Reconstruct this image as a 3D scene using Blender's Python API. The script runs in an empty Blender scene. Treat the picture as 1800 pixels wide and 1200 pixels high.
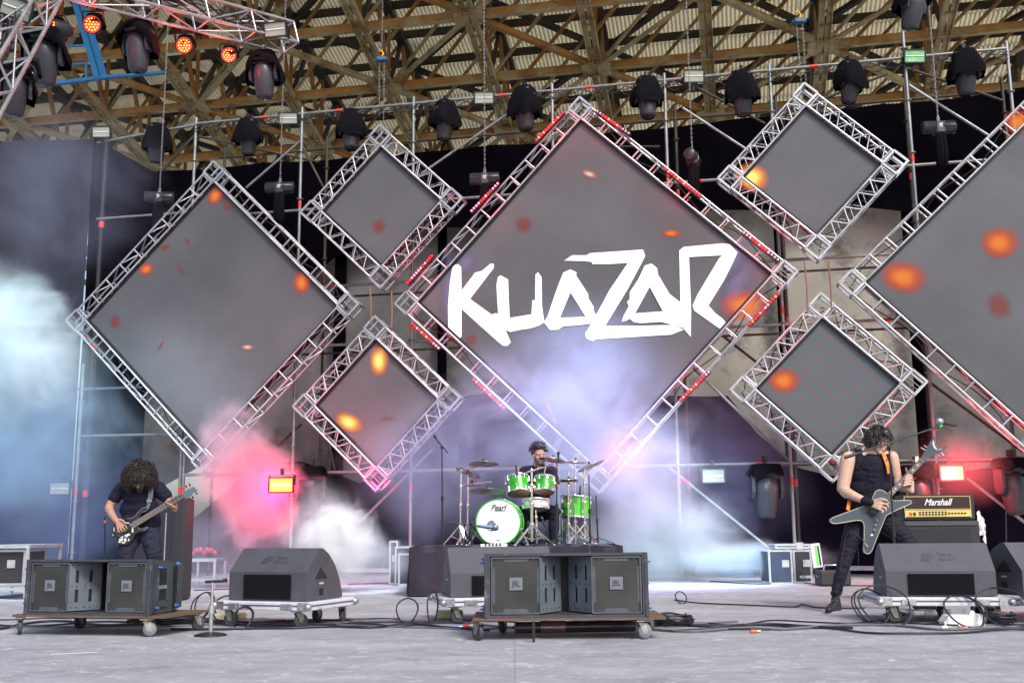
import bpy, math, random
from mathutils import Vector, Matrix, noise
R=math.radians
V=Vector
random.seed(7)
C=bpy.context.scene.collection
sc=bpy.context.scene
# ---------------- camera, world, sun, exposure ----------------
FPX=1860.0                                   # focal length in pixels of the 1800 px wide photograph
CAMZ=0.84
Zc=V((-93.,10650.,-FPX)).normalized()        # world up seen from the camera
Yc=(V((0,0,-1))-Zc*V((0,0,-1)).dot(Zc)).normalized()
Xc=Yc.cross(Zc)
CAM=V((0,0,CAMZ))
Mw=Matrix((Xc,Yc,Zc))                        # camera space -> world
cam=bpy.data.objects.new('camera',bpy.data.cameras.new('camera')); C.objects.link(cam)
cam.matrix_world=Matrix.Translation(CAM)@Mw.to_4x4()
cam.data.sensor_width=36; cam.data.lens=36*FPX/1800; cam.data.clip_start=.05; cam.data.clip_end=900
sc.camera=cam
sc.view_settings.view_transform='Standard'; sc.view_settings.look='None'; sc.view_settings.gamma=1
sc.view_settings.exposure=.45
w=bpy.data.worlds.new('World'); sc.world=w; w.use_nodes=True
wn=w.node_tree.nodes; wl=w.node_tree.links
sky=wn.new('ShaderNodeTexSky'); sky.sky_type='NISHITA'; sky.sun_disc=False
SUN_EL,SUN_AZ=44.,152.                       # azimuth clockwise from +Y: the sun stands behind the camera, a little right of it
sky.sun_elevation=R(SUN_EL); sky.sun_rotation=R(SUN_AZ); sky.air_density=1.0; sky.dust_density=3.0; sky.ozone_density=1.5
wn['Background'].inputs[1].default_value=.15
wl.new(sky.outputs[0],wn['Background'].inputs[0])
sd=bpy.data.lights.new('sun','SUN'); sd.energy=2.0; sd.angle=R(14); sd.color=(1,.975,.94)
so=bpy.data.objects.new('sun',sd); C.objects.link(so)
az=R(SUN_AZ); el=R(SUN_EL)
so.rotation_euler=(-V((math.sin(az)*math.cos(el),math.cos(az)*math.cos(el),math.sin(el)))).to_track_quat('-Z','Y').to_euler()
so.location=(6,-10,20)
sc.cycles.max_bounces=8; sc.cycles.diffuse_bounces=3; sc.cycles.glossy_bounces=3; sc.cycles.transmission_bounces=4
sc.cycles.volume_bounces=2; sc.cycles.transparent_max_bounces=16
sc.cycles.volume_step_rate=1.0; sc.cycles.volume_max_steps=96
sc.cycles.sample_clamp_indirect=4; sc.cycles.caustics_reflective=False; sc.cycles.caustics_refractive=False
sc.cycles.use_denoising=True
# ---------------- from a view direction to a place ----------------
def ray(px,py):
    return (Mw@V((px-900,600-py,-FPX)))
def P(px,py,Y):
    d=ray(px,py); return CAM+d*(Y/d.y)
SA=R(11.8)                                   # the stage line is turned 11.8 degrees
SN=V((math.sin(SA),math.cos(SA),0)); SU=V((math.cos(SA),-math.sin(SA),0)); UP=V((0,0,1))
def S(px,py,v):
    d=ray(px,py); return CAM+d*(v/SN.dot(d))
def SC(u,v,z): return SU*u+SN*v+UP*z
def G(px,py,z=0.):
    d=ray(px,py); return CAM+d*((z-CAMZ)/d.z)
# ---------------- materials ----------------
MATS={}
def mat(name,col,rough=.5,metal=0.,var=.12,scale=6.,bump=0.,bscale=80.,emit=None,es=0.,trans=0.,stain_or_shade=None,sscale=2.,samt=.5,coat=0.,stretch=None,spec=.5):
    if name in MATS: return MATS[name]
    m=bpy.data.materials.new(name); m.use_nodes=True; MATS[name]=m
    n=m.node_tree.nodes; l=m.node_tree.links; b=n['Principled BSDF']
    b.inputs['Roughness'].default_value=rough; b.inputs['Metallic'].default_value=metal
    b.inputs['Specular IOR Level'].default_value=spec
    if coat: b.inputs['Coat Weight'].default_value=coat; b.inputs['Coat Roughness'].default_value=.05
    tc=n.new('ShaderNodeTexCoord'); vec=tc.outputs['Object']
    if stretch:
        mp=n.new('ShaderNodeMapping'); mp.inputs['Scale'].default_value=stretch; l.new(vec,mp.inputs[0]); vec=mp.outputs[0]
    src=None
    if var>0:
        t=n.new('ShaderNodeTexNoise'); t.inputs['Scale'].default_value=scale; t.inputs['Detail'].default_value=6; t.inputs['Roughness'].default_value=.65
        l.new(vec,t.inputs['Vector'])
        r=n.new('ShaderNodeValToRGB'); r.color_ramp.elements[0].position=.3; r.color_ramp.elements[1].position=.72
        r.color_ramp.elements[0].color=[c*(1-var) for c in col]+[1]; r.color_ramp.elements[1].color=[min(1,c*(1+var)) for c in col]+[1]
        l.new(t.outputs[0],r.inputs[0]); src=r.outputs[0]
        rr=n.new('ShaderNodeMapRange'); rr.inputs[3].default_value=max(.02,rough-.1); rr.inputs[4].default_value=min(1,rough+.1)
        l.new(t.outputs[0],rr.inputs[0]); l.new(rr.outputs[0],b.inputs['Roughness'])
    if stain_or_shade:
        t2=n.new('ShaderNodeTexNoise'); t2.inputs['Scale'].default_value=sscale; t2.inputs['Detail'].default_value=9; t2.inputs['Roughness'].default_value=.7
        l.new(vec,t2.inputs['Vector'])
        r2=n.new('ShaderNodeValToRGB'); r2.color_ramp.elements[0].position=.62-.25*samt; r2.color_ramp.elements[1].position=.70-.12*samt
        l.new(t2.outputs[0],r2.inputs[0])
        mx=n.new('ShaderNodeMix'); mx.data_type='RGBA'
        l.new(r2.outputs[0],mx.inputs[0])
        if src: l.new(src,mx.inputs[6])
        else: mx.inputs[6].default_value=list(col)+[1]
        mx.inputs[7].default_value=list(stain_or_shade)+[1]; src=mx.outputs[2]
    if src: l.new(src,b.inputs['Base Color'])
    else: b.inputs['Base Color'].default_value=list(col)+[1]
    if bump>0:
        t3=n.new('ShaderNodeTexNoise'); t3.inputs['Scale'].default_value=bscale; t3.inputs['Detail'].default_value=5
        l.new(vec,t3.inputs['Vector'])
        bp=n.new('ShaderNodeBump'); bp.inputs['Strength'].default_value=bump; bp.inputs['Distance'].default_value=.01
        l.new(t3.outputs[0],bp.inputs['Height']); l.new(bp.outputs[0],b.inputs['Normal'])
    if emit: b.inputs['Emission Color'].default_value=list(emit)+[1]; b.inputs['Emission Strength'].default_value=es
    if trans>0:
        out=n['Material Output']; tr=n.new('ShaderNodeBsdfTranslucent'); ms=n.new('ShaderNodeMixShader'); ms.inputs[0].default_value=trans
        if src: l.new(src,tr.inputs[0])
        else: tr.inputs[0].default_value=list(col)+[1]
        l.new(b.outputs[0],ms.inputs[1]); l.new(tr.outputs[0],ms.inputs[2]); l.new(ms.outputs[0],out.inputs[0])
    return m
ALU=mat('aluminium',(.55,.55,.56),.38,.8,.25,3,.15,40,stain_or_shade=(.36,.36,.36),sscale=4,samt=.12)
GALV=mat('galvanised_pipe',(.30,.315,.31),.45,.6,.25,7,.1,60,stain_or_shade=(.25,.22,.18),samt=.1)
CHROME=mat('chrome',(.85,.85,.87),.12,1.,.05,10)
BLKM=mat('black_metal',(.022,.022,.025),.42,.2,.3,12)
BLKP=mat('black_plastic',(.03,.03,.034),.5,0,.3,15,.2,200)
BLKC=mat('black_cloth',(.005,.0045,.007),.95,0,.4,3,.4,25,spec=.1)
RED=mat('red_tape',(.75,.06,.04),.6)
STEEL=mat('painted_steel',(.52,.42,.21),.6,.1,.3,1.3,.2,30,stain_or_shade=(.22,.115,.03),sscale=1.1,samt=.62)
RUST=mat('rusty_steel',(.43,.205,.05),.75,.1,.4,1.8,.3,30,stain_or_shade=(.42,.33,.17),sscale=1.3,samt=.5)
DKST=mat('dark_steel',(.045,.040,.032),.6,.1,.4,1.5,.2,30,stain_or_shade=(.12,.065,.03),sscale=1.2,samt=.5)
RUBB=mat('rubber',(.02,.02,.022),.75,0,.3,20)
WHITE=mat('white_paint',(.78,.78,.78),.5,0,.08,9)
# ---------------- mesh builder ----------------
def basis(d,up=UP):
    d=V(d).normalized(); up=V(up)
    if abs(d.dot(up.normalized()))>.97: up=V((1,0,0)) if abs(d.x)<.9 else V((0,1,0))
    x=d.cross(up).normalized(); y=x.cross(d).normalized()
    return x,y,d
def setp(o,k): 
    for a,b in k.items(): o[a]=b
def worldloc(p):
    l=V((0,0,0))
    while p is not None: l=l+V(p.location); p=p.parent
    return l
class MB:
    def __init__(s): s.v=[]; s.f=[]; s.m=[]; s.sm=[]
    def add(s,vs,fs,mi=0,smooth=False):
        o=len(s.v); s.v+= [tuple(x) for x in vs]
        for f in fs: s.f.append([i+o for i in f]); s.m.append(mi); s.sm.append(smooth)
        return s
    def box(s,c,size,rot=None,mi=0,bev=0.):
        c=V(c); hx,hy,hz=[x/2 for x in size]
        if bev>0 and bev<min(hx,hy,hz):
            vs=[];b=bev
            for sx in(-1,1):
                for sy in(-1,1):
                    for sz in(-1,1):
                        vs+= [V((sx*hx,sy*(hy-b),sz*(hz-b))),V((sx*(hx-b),sy*hy,sz*(hz-b))),V((sx*(hx-b),sy*(hy-b),sz*hz))]
            def ix(a,b_,c_,k): return (((a>0)*4+(b_>0)*2+(c_>0))*3+k)
            fs=[]
            for sx in(-1,1):
                q=[ix(sx,-1,-1,0),ix(sx,1,-1,0),ix(sx,1,1,0),ix(sx,-1,1,0)]; fs.append(q if sx>0 else q[::-1])
                q=[ix(-1,sx,-1,1),ix(-1,sx,1,1),ix(1,sx,1,1),ix(1,sx,-1,1)]; fs.append(q if sx>0 else q[::-1])
                q=[ix(-1,-1,sx,2),ix(1,-1,sx,2),ix(1,1,sx,2),ix(-1,1,sx,2)]; fs.append(q if sx>0 else q[::-1])
            for a in(-1,1):
                for b_ in(-1,1):
                    q=[ix(a,b_,-1,0),ix(a,b_,-1,1),ix(a,b_,1,1),ix(a,b_,1,0)]; fs.append(q if a*b_>0 else q[::-1])
                    q=[ix(a,-1,b_,0),ix(a,1,b_,0),ix(a,1,b_,2),ix(a,-1,b_,2)]; fs.append(q if a*b_>0 else q[::-1])
                    q=[ix(-1,a,b_,1),ix(-1,a,b_,2),ix(1,a,b_,2),ix(1,a,b_,1)]; fs.append(q if a*b_>0 else q[::-1])
                    for c_ in(-1,1):
                        q=[ix(a,b_,c_,0),ix(a,b_,c_,1),ix(a,b_,c_,2)]; fs.append(q if a*b_*c_>0 else q[::-1])
        else:
            vs=[V((x,y,z)) for x in(-hx,hx) for y in(-hy,hy) for z in(-hz,hz)]
            fs=[(0,1,3,2),(4,6,7,5),(0,4,5,1),(2,3,7,6),(0,2,6,4),(1,5,7,3)]
        if rot is not None: vs=[rot@x for x in vs]
        return s.add([x+c for x in vs],fs,mi)
    def bar(s,a,b,w,h,up=UP,mi=0,bev=0.):
        a=V(a);b=V(b);x,y,d=basis(b-a,up); M=Matrix((x,y,d)).transposed()
        return s.box((a+b)/2,(w,h,(b-a).length),M,mi,bev)
    def tube(s,a,b,r0,r1=None,n=8,mi=0,cap=True,smooth=True):
        a=V(a);b=V(b); r1=r0 if r1 is None else r1; x,y,d=basis(b-a)
        vs=[];fs=[]
        for p,r in((a,r0),(b,r1)):
            for i in range(n):
                t=2*math.pi*i/n; vs.append(p+x*math.cos(t)*r+y*math.sin(t)*r)
        for i in range(n): j=(i+1)%n; fs.append((i,j,n+j,n+i))
        s.add(vs,fs,mi,smooth)
        if cap: s.add(vs[:n],[list(range(n))[::-1]],mi); s.add(vs[n:],[list(range(n))],mi)
        return s
    def path(s,pts,r,n=6,mi=0,r1=None,closed=False):
        pts=[V(p) for p in pts]; N=len(pts); vs=[];fs=[]; px=None
        for k,p in enumerate(pts):
            if closed: d=pts[(k+1)%N]-pts[k-1]
            else: d=pts[min(k+1,N-1)]-pts[max(k-1,0)]
            if d.length<1e-9: d=V((0,0,1))
            d.normalize()
            if px is None: px=basis(d)[0]
            px=(px-d*px.dot(d)); px=px.normalized() if px.length>1e-6 else basis(d)[0]
            py=d.cross(px); rr=r if r1 is None else r+(r1-r)*k/(N-1)
            for i in range(n):
                t=2*math.pi*i/n; vs.append(p+px*math.cos(t)*rr+py*math.sin(t)*rr)
        for k in range(N if closed else N-1):
            k2=(k+1)%N
            for i in range(n): j=(i+1)%n; fs.append((k*n+i,k*n+j,k2*n+j,k2*n+i))
        s.add(vs,fs,mi,True)
        if not closed: s.add(vs[:n],[list(range(n))[::-1]],mi); s.add(vs[-n:],[list(range(n))],mi)
        return s
    def lathe(s,prof,c=(0,0,0),axis=UP,n=20,mi=0,smooth=True,sx=1.,up=UP,cap=True):
        x,y,d=basis(axis,up); c=V(c); vs=[];fs=[]
        for r,h in prof:
            for i in range(n):
                t=2*math.pi*i/n; vs.append(c+x*math.cos(t)*r*sx+y*math.sin(t)*r+d*h)
        for k in range(len(prof)-1):
            for i in range(n): j=(i+1)%n; fs.append((k*n+i,k*n+j,(k+1)*n+j,(k+1)*n+i))
        s.add(vs,fs,mi,smooth)
        if cap and prof[0][0]>1e-6: s.add(vs[:n],[list(range(n))[::-1]],mi)
        if cap and prof[-1][0]>1e-6: s.add(vs[-n:],[list(range(n))],mi)
        return s
    def prism(s,poly,ext,mi=0,smooth=False):      # poly: 3D points of one flat face, ext: extrusion vector
        poly=[V(p) for p in poly]; n=len(poly); ext=V(ext)
        s.add(poly+[p+ext for p in poly],[list(range(n)),list(range(2*n-1,n-1,-1))]+[(j,i,n+i,n+j) for i,j in((i,(i+1)%n) for i in range(n))],mi,smooth); return s
    def ball(s,c,r,n=12,mi=0,rot=None):
        c=V(c); r=V(r) if hasattr(r,'__len__') else V((r,r,r)); vs=[];fs=[];m=n//2+1
        for k in range(m+1):
            p=math.pi*k/m
            for i in range(n):
                t=2*math.pi*i/n; q=V((math.sin(p)*math.cos(t)*r.x,math.sin(p)*math.sin(t)*r.y,-math.cos(p)*r.z)); vs.append(c+(rot@q if rot else q))
        for k in range(m):
            for i in range(n): j=(i+1)%n; fs.append((k*n+i,k*n+j,(k+1)*n+j,(k+1)*n+i))
        return s.add(vs,fs,mi,True)
    def build(s,name,mats,parent=None,origin=None,**kw):
        if not isinstance(mats,(list,tuple)): mats=[mats]
        me=bpy.data.meshes.new(name)
        if parent is not None: o0=worldloc(parent)
        elif origin is not None: o0=V(origin)
        else:
            xs=[p[0] for p in s.v];ys=[p[1] for p in s.v]; o0=V(((min(xs)+max(xs))/2,(min(ys)+max(ys))/2,min(p[2] for p in s.v)))
        me.from_pydata([(p[0]-o0.x,p[1]-o0.y,p[2]-o0.z) for p in s.v],[],s.f)
        for m in mats: me.materials.append(m)
        me.polygons.foreach_set('material_index',s.m); me.polygons.foreach_set('use_smooth',s.sm); me.update()
        o=bpy.data.objects.new(name,me); C.objects.link(o)
        if parent is not None: o.parent=parent
        else: o.location=o0
        setp(o,kw); return o
def thing(name,loc,label,category,group=None):
    o=bpy.data.objects.new(name,None); o.empty_display_size=.1; C.objects.link(o); o.location=loc
    o['label']=label; o['category']=category
    if group: o['group']=group
    return o
def kids(o): return [c for c in ALLCH.get(o.name,[])]
def dup(root,loc,rot=None,label=None,scale=None):
    ch={}
    for o in bpy.data.objects:
        if o.parent: ch.setdefault(o.parent.name,[]).append(o)
    def cp(o,p):
        c=o.copy(); C.objects.link(c)
        if p is not None: c.parent=p
        for k in ch.get(o.name,[]): cp(k,c)
        return c
    r=cp(root,None); r.location=loc
    if rot is not None: r.rotation_euler=rot
    if label: r['label']=label
    if scale: r.scale=(scale,)*3
    return r
def text(name,s,size,mtl,parent,loc,rot,shear=0.,ext=.001,bold=0.,sx=1.,align='CENTER'):
    cu=bpy.data.curves.new(name,'FONT'); cu.body=s; cu.size=size; cu.extrude=ext; cu.shear=shear; cu.offset=bold
    cu.align_x=align; cu.align_y='CENTER'
    t=bpy.data.objects.new(name,cu); C.objects.link(t); bpy.context.view_layer.update()
    me=bpy.data.meshes.new_from_object(t.evaluated_get(bpy.context.evaluated_depsgraph_get()))
    bpy.data.objects.remove(t)
    for v_ in me.vertices: v_.co.x*=sx
    me.materials.clear(); me.materials.append(mtl)
    o=bpy.data.objects.new(name,me); C.objects.link(o)
    if parent is not None: o.parent=parent; o.location=V(loc)-worldloc(parent)
    else: o.location=loc
    o.rotation_euler=rot.to_euler() if isinstance(rot,Matrix) else rot
    return o
def tubes(name,segs,r,mtl,parent,n=6):
    mb=MB()
    for a,b in segs: mb.tube(a,b,r,n=n)
    return mb.build(name,mtl,parent)
# ---------------- floor ----------------
def floor_mat():
    m=bpy.data.materials.new('weathered_deck'); m.use_nodes=True; n=m.node_tree.nodes; l=m.node_tree.links; b=n['Principled BSDF']
    tc=n.new('ShaderNodeTexCoord')
    def N(sc_,det,ro,st=(1,1,1),dist=0):
        mp=n.new('ShaderNodeMapping'); mp.inputs['Scale'].default_value=st; mp.inputs['Rotation'].default_value=(0,0,R(7)); l.new(tc.outputs['Object'],mp.inputs[0])
        t=n.new('ShaderNodeTexNoise'); t.inputs['Scale'].default_value=sc_; t.inputs['Detail'].default_value=det; t.inputs['Roughness'].default_value=ro; t.inputs['Distortion'].default_value=dist
        l.new(mp.outputs[0],t.inputs['Vector']); return t.outputs[0]
    def ramp(f,a,b_,c0,c1):
        r=n.new('ShaderNodeValToRGB'); r.color_ramp.elements[0].position=a; r.color_ramp.elements[1].position=b_
        r.color_ramp.elements[0].color=c0; r.color_ramp.elements[1].color=c1; l.new(f,r.inputs[0]); return r.outputs[0]
    def mix(f,a,b_,mode='MIX'):
        x=n.new('ShaderNodeMix'); x.data_type='RGBA'; x.blend_type=mode
        if isinstance(f,float): x.inputs[0].default_value=f
        else: l.new(f,x.inputs[0])
        l.new(a,x.inputs[6])
        if isinstance(b_,tuple): x.inputs[7].default_value=b_
        else: l.new(b_,x.inputs[7])
        return x.outputs[2]
    base=ramp(N(.9,8,.7,(1,1.6,1)),.3,.72,(.235,.242,.265,1),(.42,.432,.465,1))
    f1=ramp(N(6,9,.86,(.9,1.15,1),.9),.53,.64,(0,0,0,1),(1,1,1,1))
    c=mix(f1,base,(.60,.61,.62,1))
    f2=ramp(N(22,6,.75,(.8,1.1,1),1.4),.63,.66,(0,0,0,1),(1,1,1,1))
    c=mix(f2,c,(.72,.73,.73,1))
    f3=ramp(N(3.2,7,.75,(.6,2.2,1),.5),.54,.72,(0,0,0,1),(1,1,1,1))
    f3b=mix(.65,f3,(0,0,0,1),'MULTIPLY')
    c=mix(f3,c,(.10,.10,.105,1)) if False else mix(ramp(N(1.6,9,.82,(.8,1.5,1),1.2),.52,.75,(0,0,0,1),(.75,.75,.75,1)),c,(.125,.127,.137,1))
    br=n.new('ShaderNodeTexBrick'); br.inputs['Scale'].default_value=1.; br.offset=0; br.inputs['Brick Width'].default_value=2.44; br.inputs['Row Height'].default_value=1.22; br.inputs['Mortar Size'].default_value=.006
    br.inputs['Color1'].default_value=br.inputs['Color2'].default_value=(1,1,1,1); br.inputs['Mortar'].default_value=(.78,.78,.78,1); l.new(tc.outputs['Object'],br.inputs['Vector'])
    c=mix(1.0,c,br.outputs[0],'MULTIPLY')
    l.new(c,b.inputs['Base Color']); 
    rr=n.new('ShaderNodeMapRange'); rr.inputs[3].default_value=.5; rr.inputs[4].default_value=.85; l.new(N(3,5,.7),rr.inputs[0]); l.new(rr.outputs[0],b.inputs['Roughness'])
    bp=n.new('ShaderNodeBump'); bp.inputs['Strength'].default_value=.35; bp.inputs['Distance'].default_value=.01; l.new(N(25,6,.7,(.5,1.5,1)),bp.inputs['Height']); l.new(bp.outputs[0],b.inputs['Normal'])
    return m
mb=MB(); mb.add([(-32,-6,0),(32,-6,0),(32,40,0),(-32,40,0)],[(0,1,2,3)]); mb.build('stage_floor',floor_mat(),origin=(0,0,0),kind='structure')
mb=MB(); mb.add([(-600,-600,-1.6),(600,-600,-1.6),(600,600,-1.6),(-600,600,-1.6)],[(0,1,2,3)]); mb.build('ground',mat('earth_ground',(.33,.31,.28),.9,0,.3,.05),origin=(0,0,0),kind='structure')
# ---------------- roof ----------------
RS=math.tan(R(15.5)); v1=27.; z1=S(1050,225,v1).z
def RZ(v): return z1-RS*(v-v1)
def RI(px,py):                               # place on the plane of the lower chords
    d=ray(px,py); nn=SN*RS+UP; return CAM+d*((z1+RS*v1-nn.dot(CAM))/nn.dot(d))
roof=thing('roof',(0,27,0),'high grandstand roof of rusty steel trusses under cream corrugated sheets','roof')
cu=[RI(x,100).dot(SU) for x in(848,1045,1240,1437,1648)]
du=(cu[-1]-cu[0])/4; cu0=cu[1]
vr=[RI(1050,y).dot(SN) for y in(10,119,222)]
dv=(vr[2]-vr[0])/2; vr0=vr[1]
def RP(i,j,up=0.): 
    v=vr0+dv*j; return SC(cu0+du*i,v,RZ(v)+up)
IS=range(-8,7); J0,J1=-5,4
TD=2.1                                       # depth of the trusses
for i in IS:
    mb=MB(); a,b=RP(i,J0),RP(i,J1); d=(b-a).normalized(); sd_=SU*.085
    mb.bar(a-sd_,b-sd_,.13,.03,up=UP); mb.bar(a+sd_,b+sd_,.13,.03,up=UP)
    mb.bar(a-sd_*1.7,b-sd_*1.7,.02,.16,up=UP); mb.bar(a+sd_*1.7,b+sd_*1.7,.02,.16,up=UP)
    L=(b-a).length; k=.4
    while k<L:
        mb.bar(a+d*k-d*.045+UP*-.022-SU*.12,a+d*k-d*.045+UP*-.022+SU*.12,.10,.012,up=UP,mi=1); k+=.85
    mb.build('lower_chord',[STEEL,RUST],roof)
    mb=MB(); a,b=RP(i,J0,TD),RP(i,J1,TD); mb.bar(a,b,.24,.2); mb.build('upper_chord',DKST,roof)
    mb=MB()
    for j in range(J0,J1):
        for q in(0,.5):
            A=RP(i,j+q); B=RP(i,j+q+(.5 if (q==0) else 0.5))
            if q==0: mb.bar(A,B+UP*TD,.10,.08)
            else: mb.bar(A+UP*TD,B,.10,.08,mi=1)
        if i<6:
            mb.bar(RP(i,j+.5),RP(i+1,j,TD),.07,.07,mi=1); mb.bar(RP(i+1,j+.5,TD),RP(i,j+1),.07,.06,mi=2)
        mb.bar(RP(i,j),RP(i,j,TD),.10,.08,mi=1)
    mb.build('web',[DKST,RUST,STEEL],roof)
for j in range(J0,J1+1):
    mb=MB(); o=UP*.05; a,b=RP(-8,j)+o,RP(6,j)+o
    mb.bar(a,b,.02,.19,up=UP,mi=0); mb.bar(a-UP*.09+SN*.07,b-UP*.09+SN*.07,.16,.02,up=UP,mi=1)
    mb.build('cross_chord',[RUST,STEEL],roof)
for j2 in range(J0*2,J1*2):
    if j2 in(J0*2,): continue
    mb=MB(); j=j2/2; a,b=RP(-8,j,TD+.17),RP(6,j,TD+.17); mb.bar(a,b,.09,.2,mi=0); mb.build('purlin',[DKST],roof)
for j in range(J0,J1):
    for i in range(-8,6):
        mb=MB()
        if (i+j)%2==0: a,b=RP(i,j),RP(i+1,j+1)
        else: a,b=RP(i+1,j),RP(i,j+1)
        mb.bar(a-UP*.03,b-UP*.03,.15,.02); mb.bar(a+UP*.03+(b-a).normalized().cross(UP)*.07,b+UP*.03+(b-a).normalized().cross(UP)*.07,.02,.12)
        mb.build('brace',STEEL if (i*3+j)%4 else RUST,roof)
mb=MB()
for j in range(J0,J1):
    for i in range(-8,6):
        if (i+j)%2: a,b=RP(i,j,TD),RP(i+1,j+1,TD)
        else: a,b=RP(i+1,j,TD),RP(i,j+1,TD)
        mb.bar(a,b,.16,.12)
mb.build('upper_bracing',DKST,roof)
for j in range(J0,J1+1):
    for i in IS:
        if (i+j)%2: continue
        c=RP(i,j)-UP*.05; d=(RP(i,1)-RP(i,0)).normalized(); mb=MB()
        for sgn in(-1,1):
            q=c+SU*sgn*.19; mb.prism([q-SU*.17-d*.30,q+SU*.17-d*.2,q+SU*.17+d*.2,q-SU*.17+d*.30] if sgn>0 else [q+SU*.17-d*.30,q+SU*.17+d*.30,q-SU*.17+d*.2,q-SU*.17-d*.2],UP*-.014)
        for t in(-.2,.2): mb.bar(c+d*t-UP*.03-SU*.13,c+d*t-UP*.03+SU*.13,.07,.02,mi=1)
        mb.build('gusset_plate',[STEEL,RUST],roof)
# corrugated sheets, real waves running down the slope
SHEET=mat('cream_sheet',(.70,.60,.37),.7,0,.10,.5,0,20,stain_or_shade=(.36,.31,.22),sscale=.35,samt=.25,trans=.5)
mb=MB(); ua,ub=cu0-du*8.6,cu0+du*6.4; wl_=.11; nw=int((ub-ua)/wl_)*4
k=0; J=J0-.4
rows=[]; 
while J<J1+.3: rows.append((J,min(J+.62,J1+.35))); J+=.6
for (ja,jb),off in zip(rows,[0,1]*30):
    pa=[];
    for e,(jj) in enumerate((ja,jb)):
        v=vr0+dv*jj
        for q in range(nw+1):
            u=ua+(ub-ua)*q/nw; pa.append(SC(u,v,RZ(v)+TD+.33+.044*math.sin(2*math.pi*q/4+.3)+(.02 if e else 0)))
    mb.add(pa,[(q,q+1,nw+2+q,nw+1+q) for q in range(nw)],0,True)
mb.build('roof_sheet',SHEET,roof)
# ---------------- curtains and rear wall ----------------
def cloth(name,pts,zb,label,cat,mtl,fold=.05,fw=.8,group=None,nz=14,wave=.5,zbs=None,holes=None,thick=0):
    """pts: list of (point on top edge); hangs down to zb"""
    mb=MB(); cols=[]; 
    L=[0]
    for a,b in zip(pts,pts[1:]): L.append(L[-1]+(b-a).xy.length)
    n=max(8,int(L[-1]/.12)); vs=[]
    for i in range(n+1):
        t=L[-1]*i/n; k=max(j for j in range(len(L)) if L[j]<=t+1e-9); k=min(k,len(pts)-2)
        f=(t-L[k])/(L[k+1]-L[k]); p=pts[k].lerp(pts[k+1],f); d=(pts[k+1]-pts[k]); d.z=0; d.normalize(); nn=V((d.y,-d.x,0))
        zz=zb if zbs is None else zbs[k]+(zbs[k+1]-zbs[k])*f
        for q in range(nz+1):
            h=q/nz; z=p.z+(zz-p.z)*h
            o=fold*(noise.noise(V((t/fw,z*.12,3.1)))*1.4+wave*math.sin(t*6.3/fw+2*noise.noise(V((t*.3,z*.3,0)))))*(.25+.75*h)
            sag=.05*abs(math.sin(t*1.3))*(1-h)
            vs.append(V((p.x,p.y,z-sag))+nn*o)
    fs=[(i*(nz+1)+q,(i+1)*(nz+1)+q,(i+1)*(nz+1)+q+1,i*(nz+1)+q+1) for i in range(n) for q in range(nz)]
    mb.add(vs,fs,0,True); o=mb.build(name,mtl); setp(o,dict(label=label,category=cat)); 
    if group: o['group']=group
    return o
VB=19.3
top=[S(x,y,VB) for x,y in((275,300),(430,288),(590,276),(760,262),(930,250),(1200,217),(1500,188),(1660,171),(1900,140))]
def zat(px,py,v): return S(px,py,v).z
BCUR=mat('backdrop_cloth',(.0035,.0028,.005),1.,0,.5,.8,.3,8,spec=.0); SKC=mat('skirt_cloth',(.009,.0065,.016),.95,0,.5,.8,.3,8,spec=.05)
cloth('backdrop_curtain',top,zat(1000,400,VB),'wide black curtain hanging behind the tops of the diamond screens','curtain',BCUR,.05,1.4,zbs=[zat(x,y,VB) for x,y in((275,640),(430,600),(590,452),(760,400),(930,400),(1200,372),(1500,365),(1660,380),(1900,380))])
TARP=mat('cream_tarpaulin',(.62,.59,.49),.8,0,.16,.9,.25,6,stain_or_shade=(.20,.18,.14),sscale=.8,samt=.5,trans=.3)  # dark blotches painted in for the scaffold's shadows on the sheet
GTARP=mat('grey_tarpaulin',(.24,.235,.225),.85,0,.25,1.2,.25,6,stain_or_shade=(.10,.095,.08),sscale=.8,samt=.45,trans=.25)
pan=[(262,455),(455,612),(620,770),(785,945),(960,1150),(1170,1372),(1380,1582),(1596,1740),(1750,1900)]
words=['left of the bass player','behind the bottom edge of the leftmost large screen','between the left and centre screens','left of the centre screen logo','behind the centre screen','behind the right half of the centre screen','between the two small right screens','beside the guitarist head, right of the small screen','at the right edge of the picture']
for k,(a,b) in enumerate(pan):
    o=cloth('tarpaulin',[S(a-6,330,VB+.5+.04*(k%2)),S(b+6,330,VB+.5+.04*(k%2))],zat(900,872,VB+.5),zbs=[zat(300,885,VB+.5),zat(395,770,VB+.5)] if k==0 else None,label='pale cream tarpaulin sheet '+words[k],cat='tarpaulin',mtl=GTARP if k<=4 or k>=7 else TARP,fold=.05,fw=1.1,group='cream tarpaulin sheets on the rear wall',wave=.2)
def skirt(pxs,label,v=VB-.25,fold=.06):
    t=[S(x,y,v) for x,y in pxs]; cloth('skirt_curtain',t,.0,label,'curtain',SKC,fold,1.0,'black curtains along the foot of the rear wall')
for x0,x1,y0,l in((592,612,330,'narrow black cloth strip between the leftmost screen and the small screens'),(770,786,360,'narrow black cloth strip left of the white K on the centre screen'),(1357,1376,360,'narrow black cloth strip at the right corner of the centre screen'),(1580,1604,330,'narrow black cloth strip right of the small right screens')):
    cloth('cloth_strip',[S(x0,y0,VB+.25),S(x1,y0,VB+.25)],0.3,l,'curtain',BCUR,.03,.4)
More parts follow.
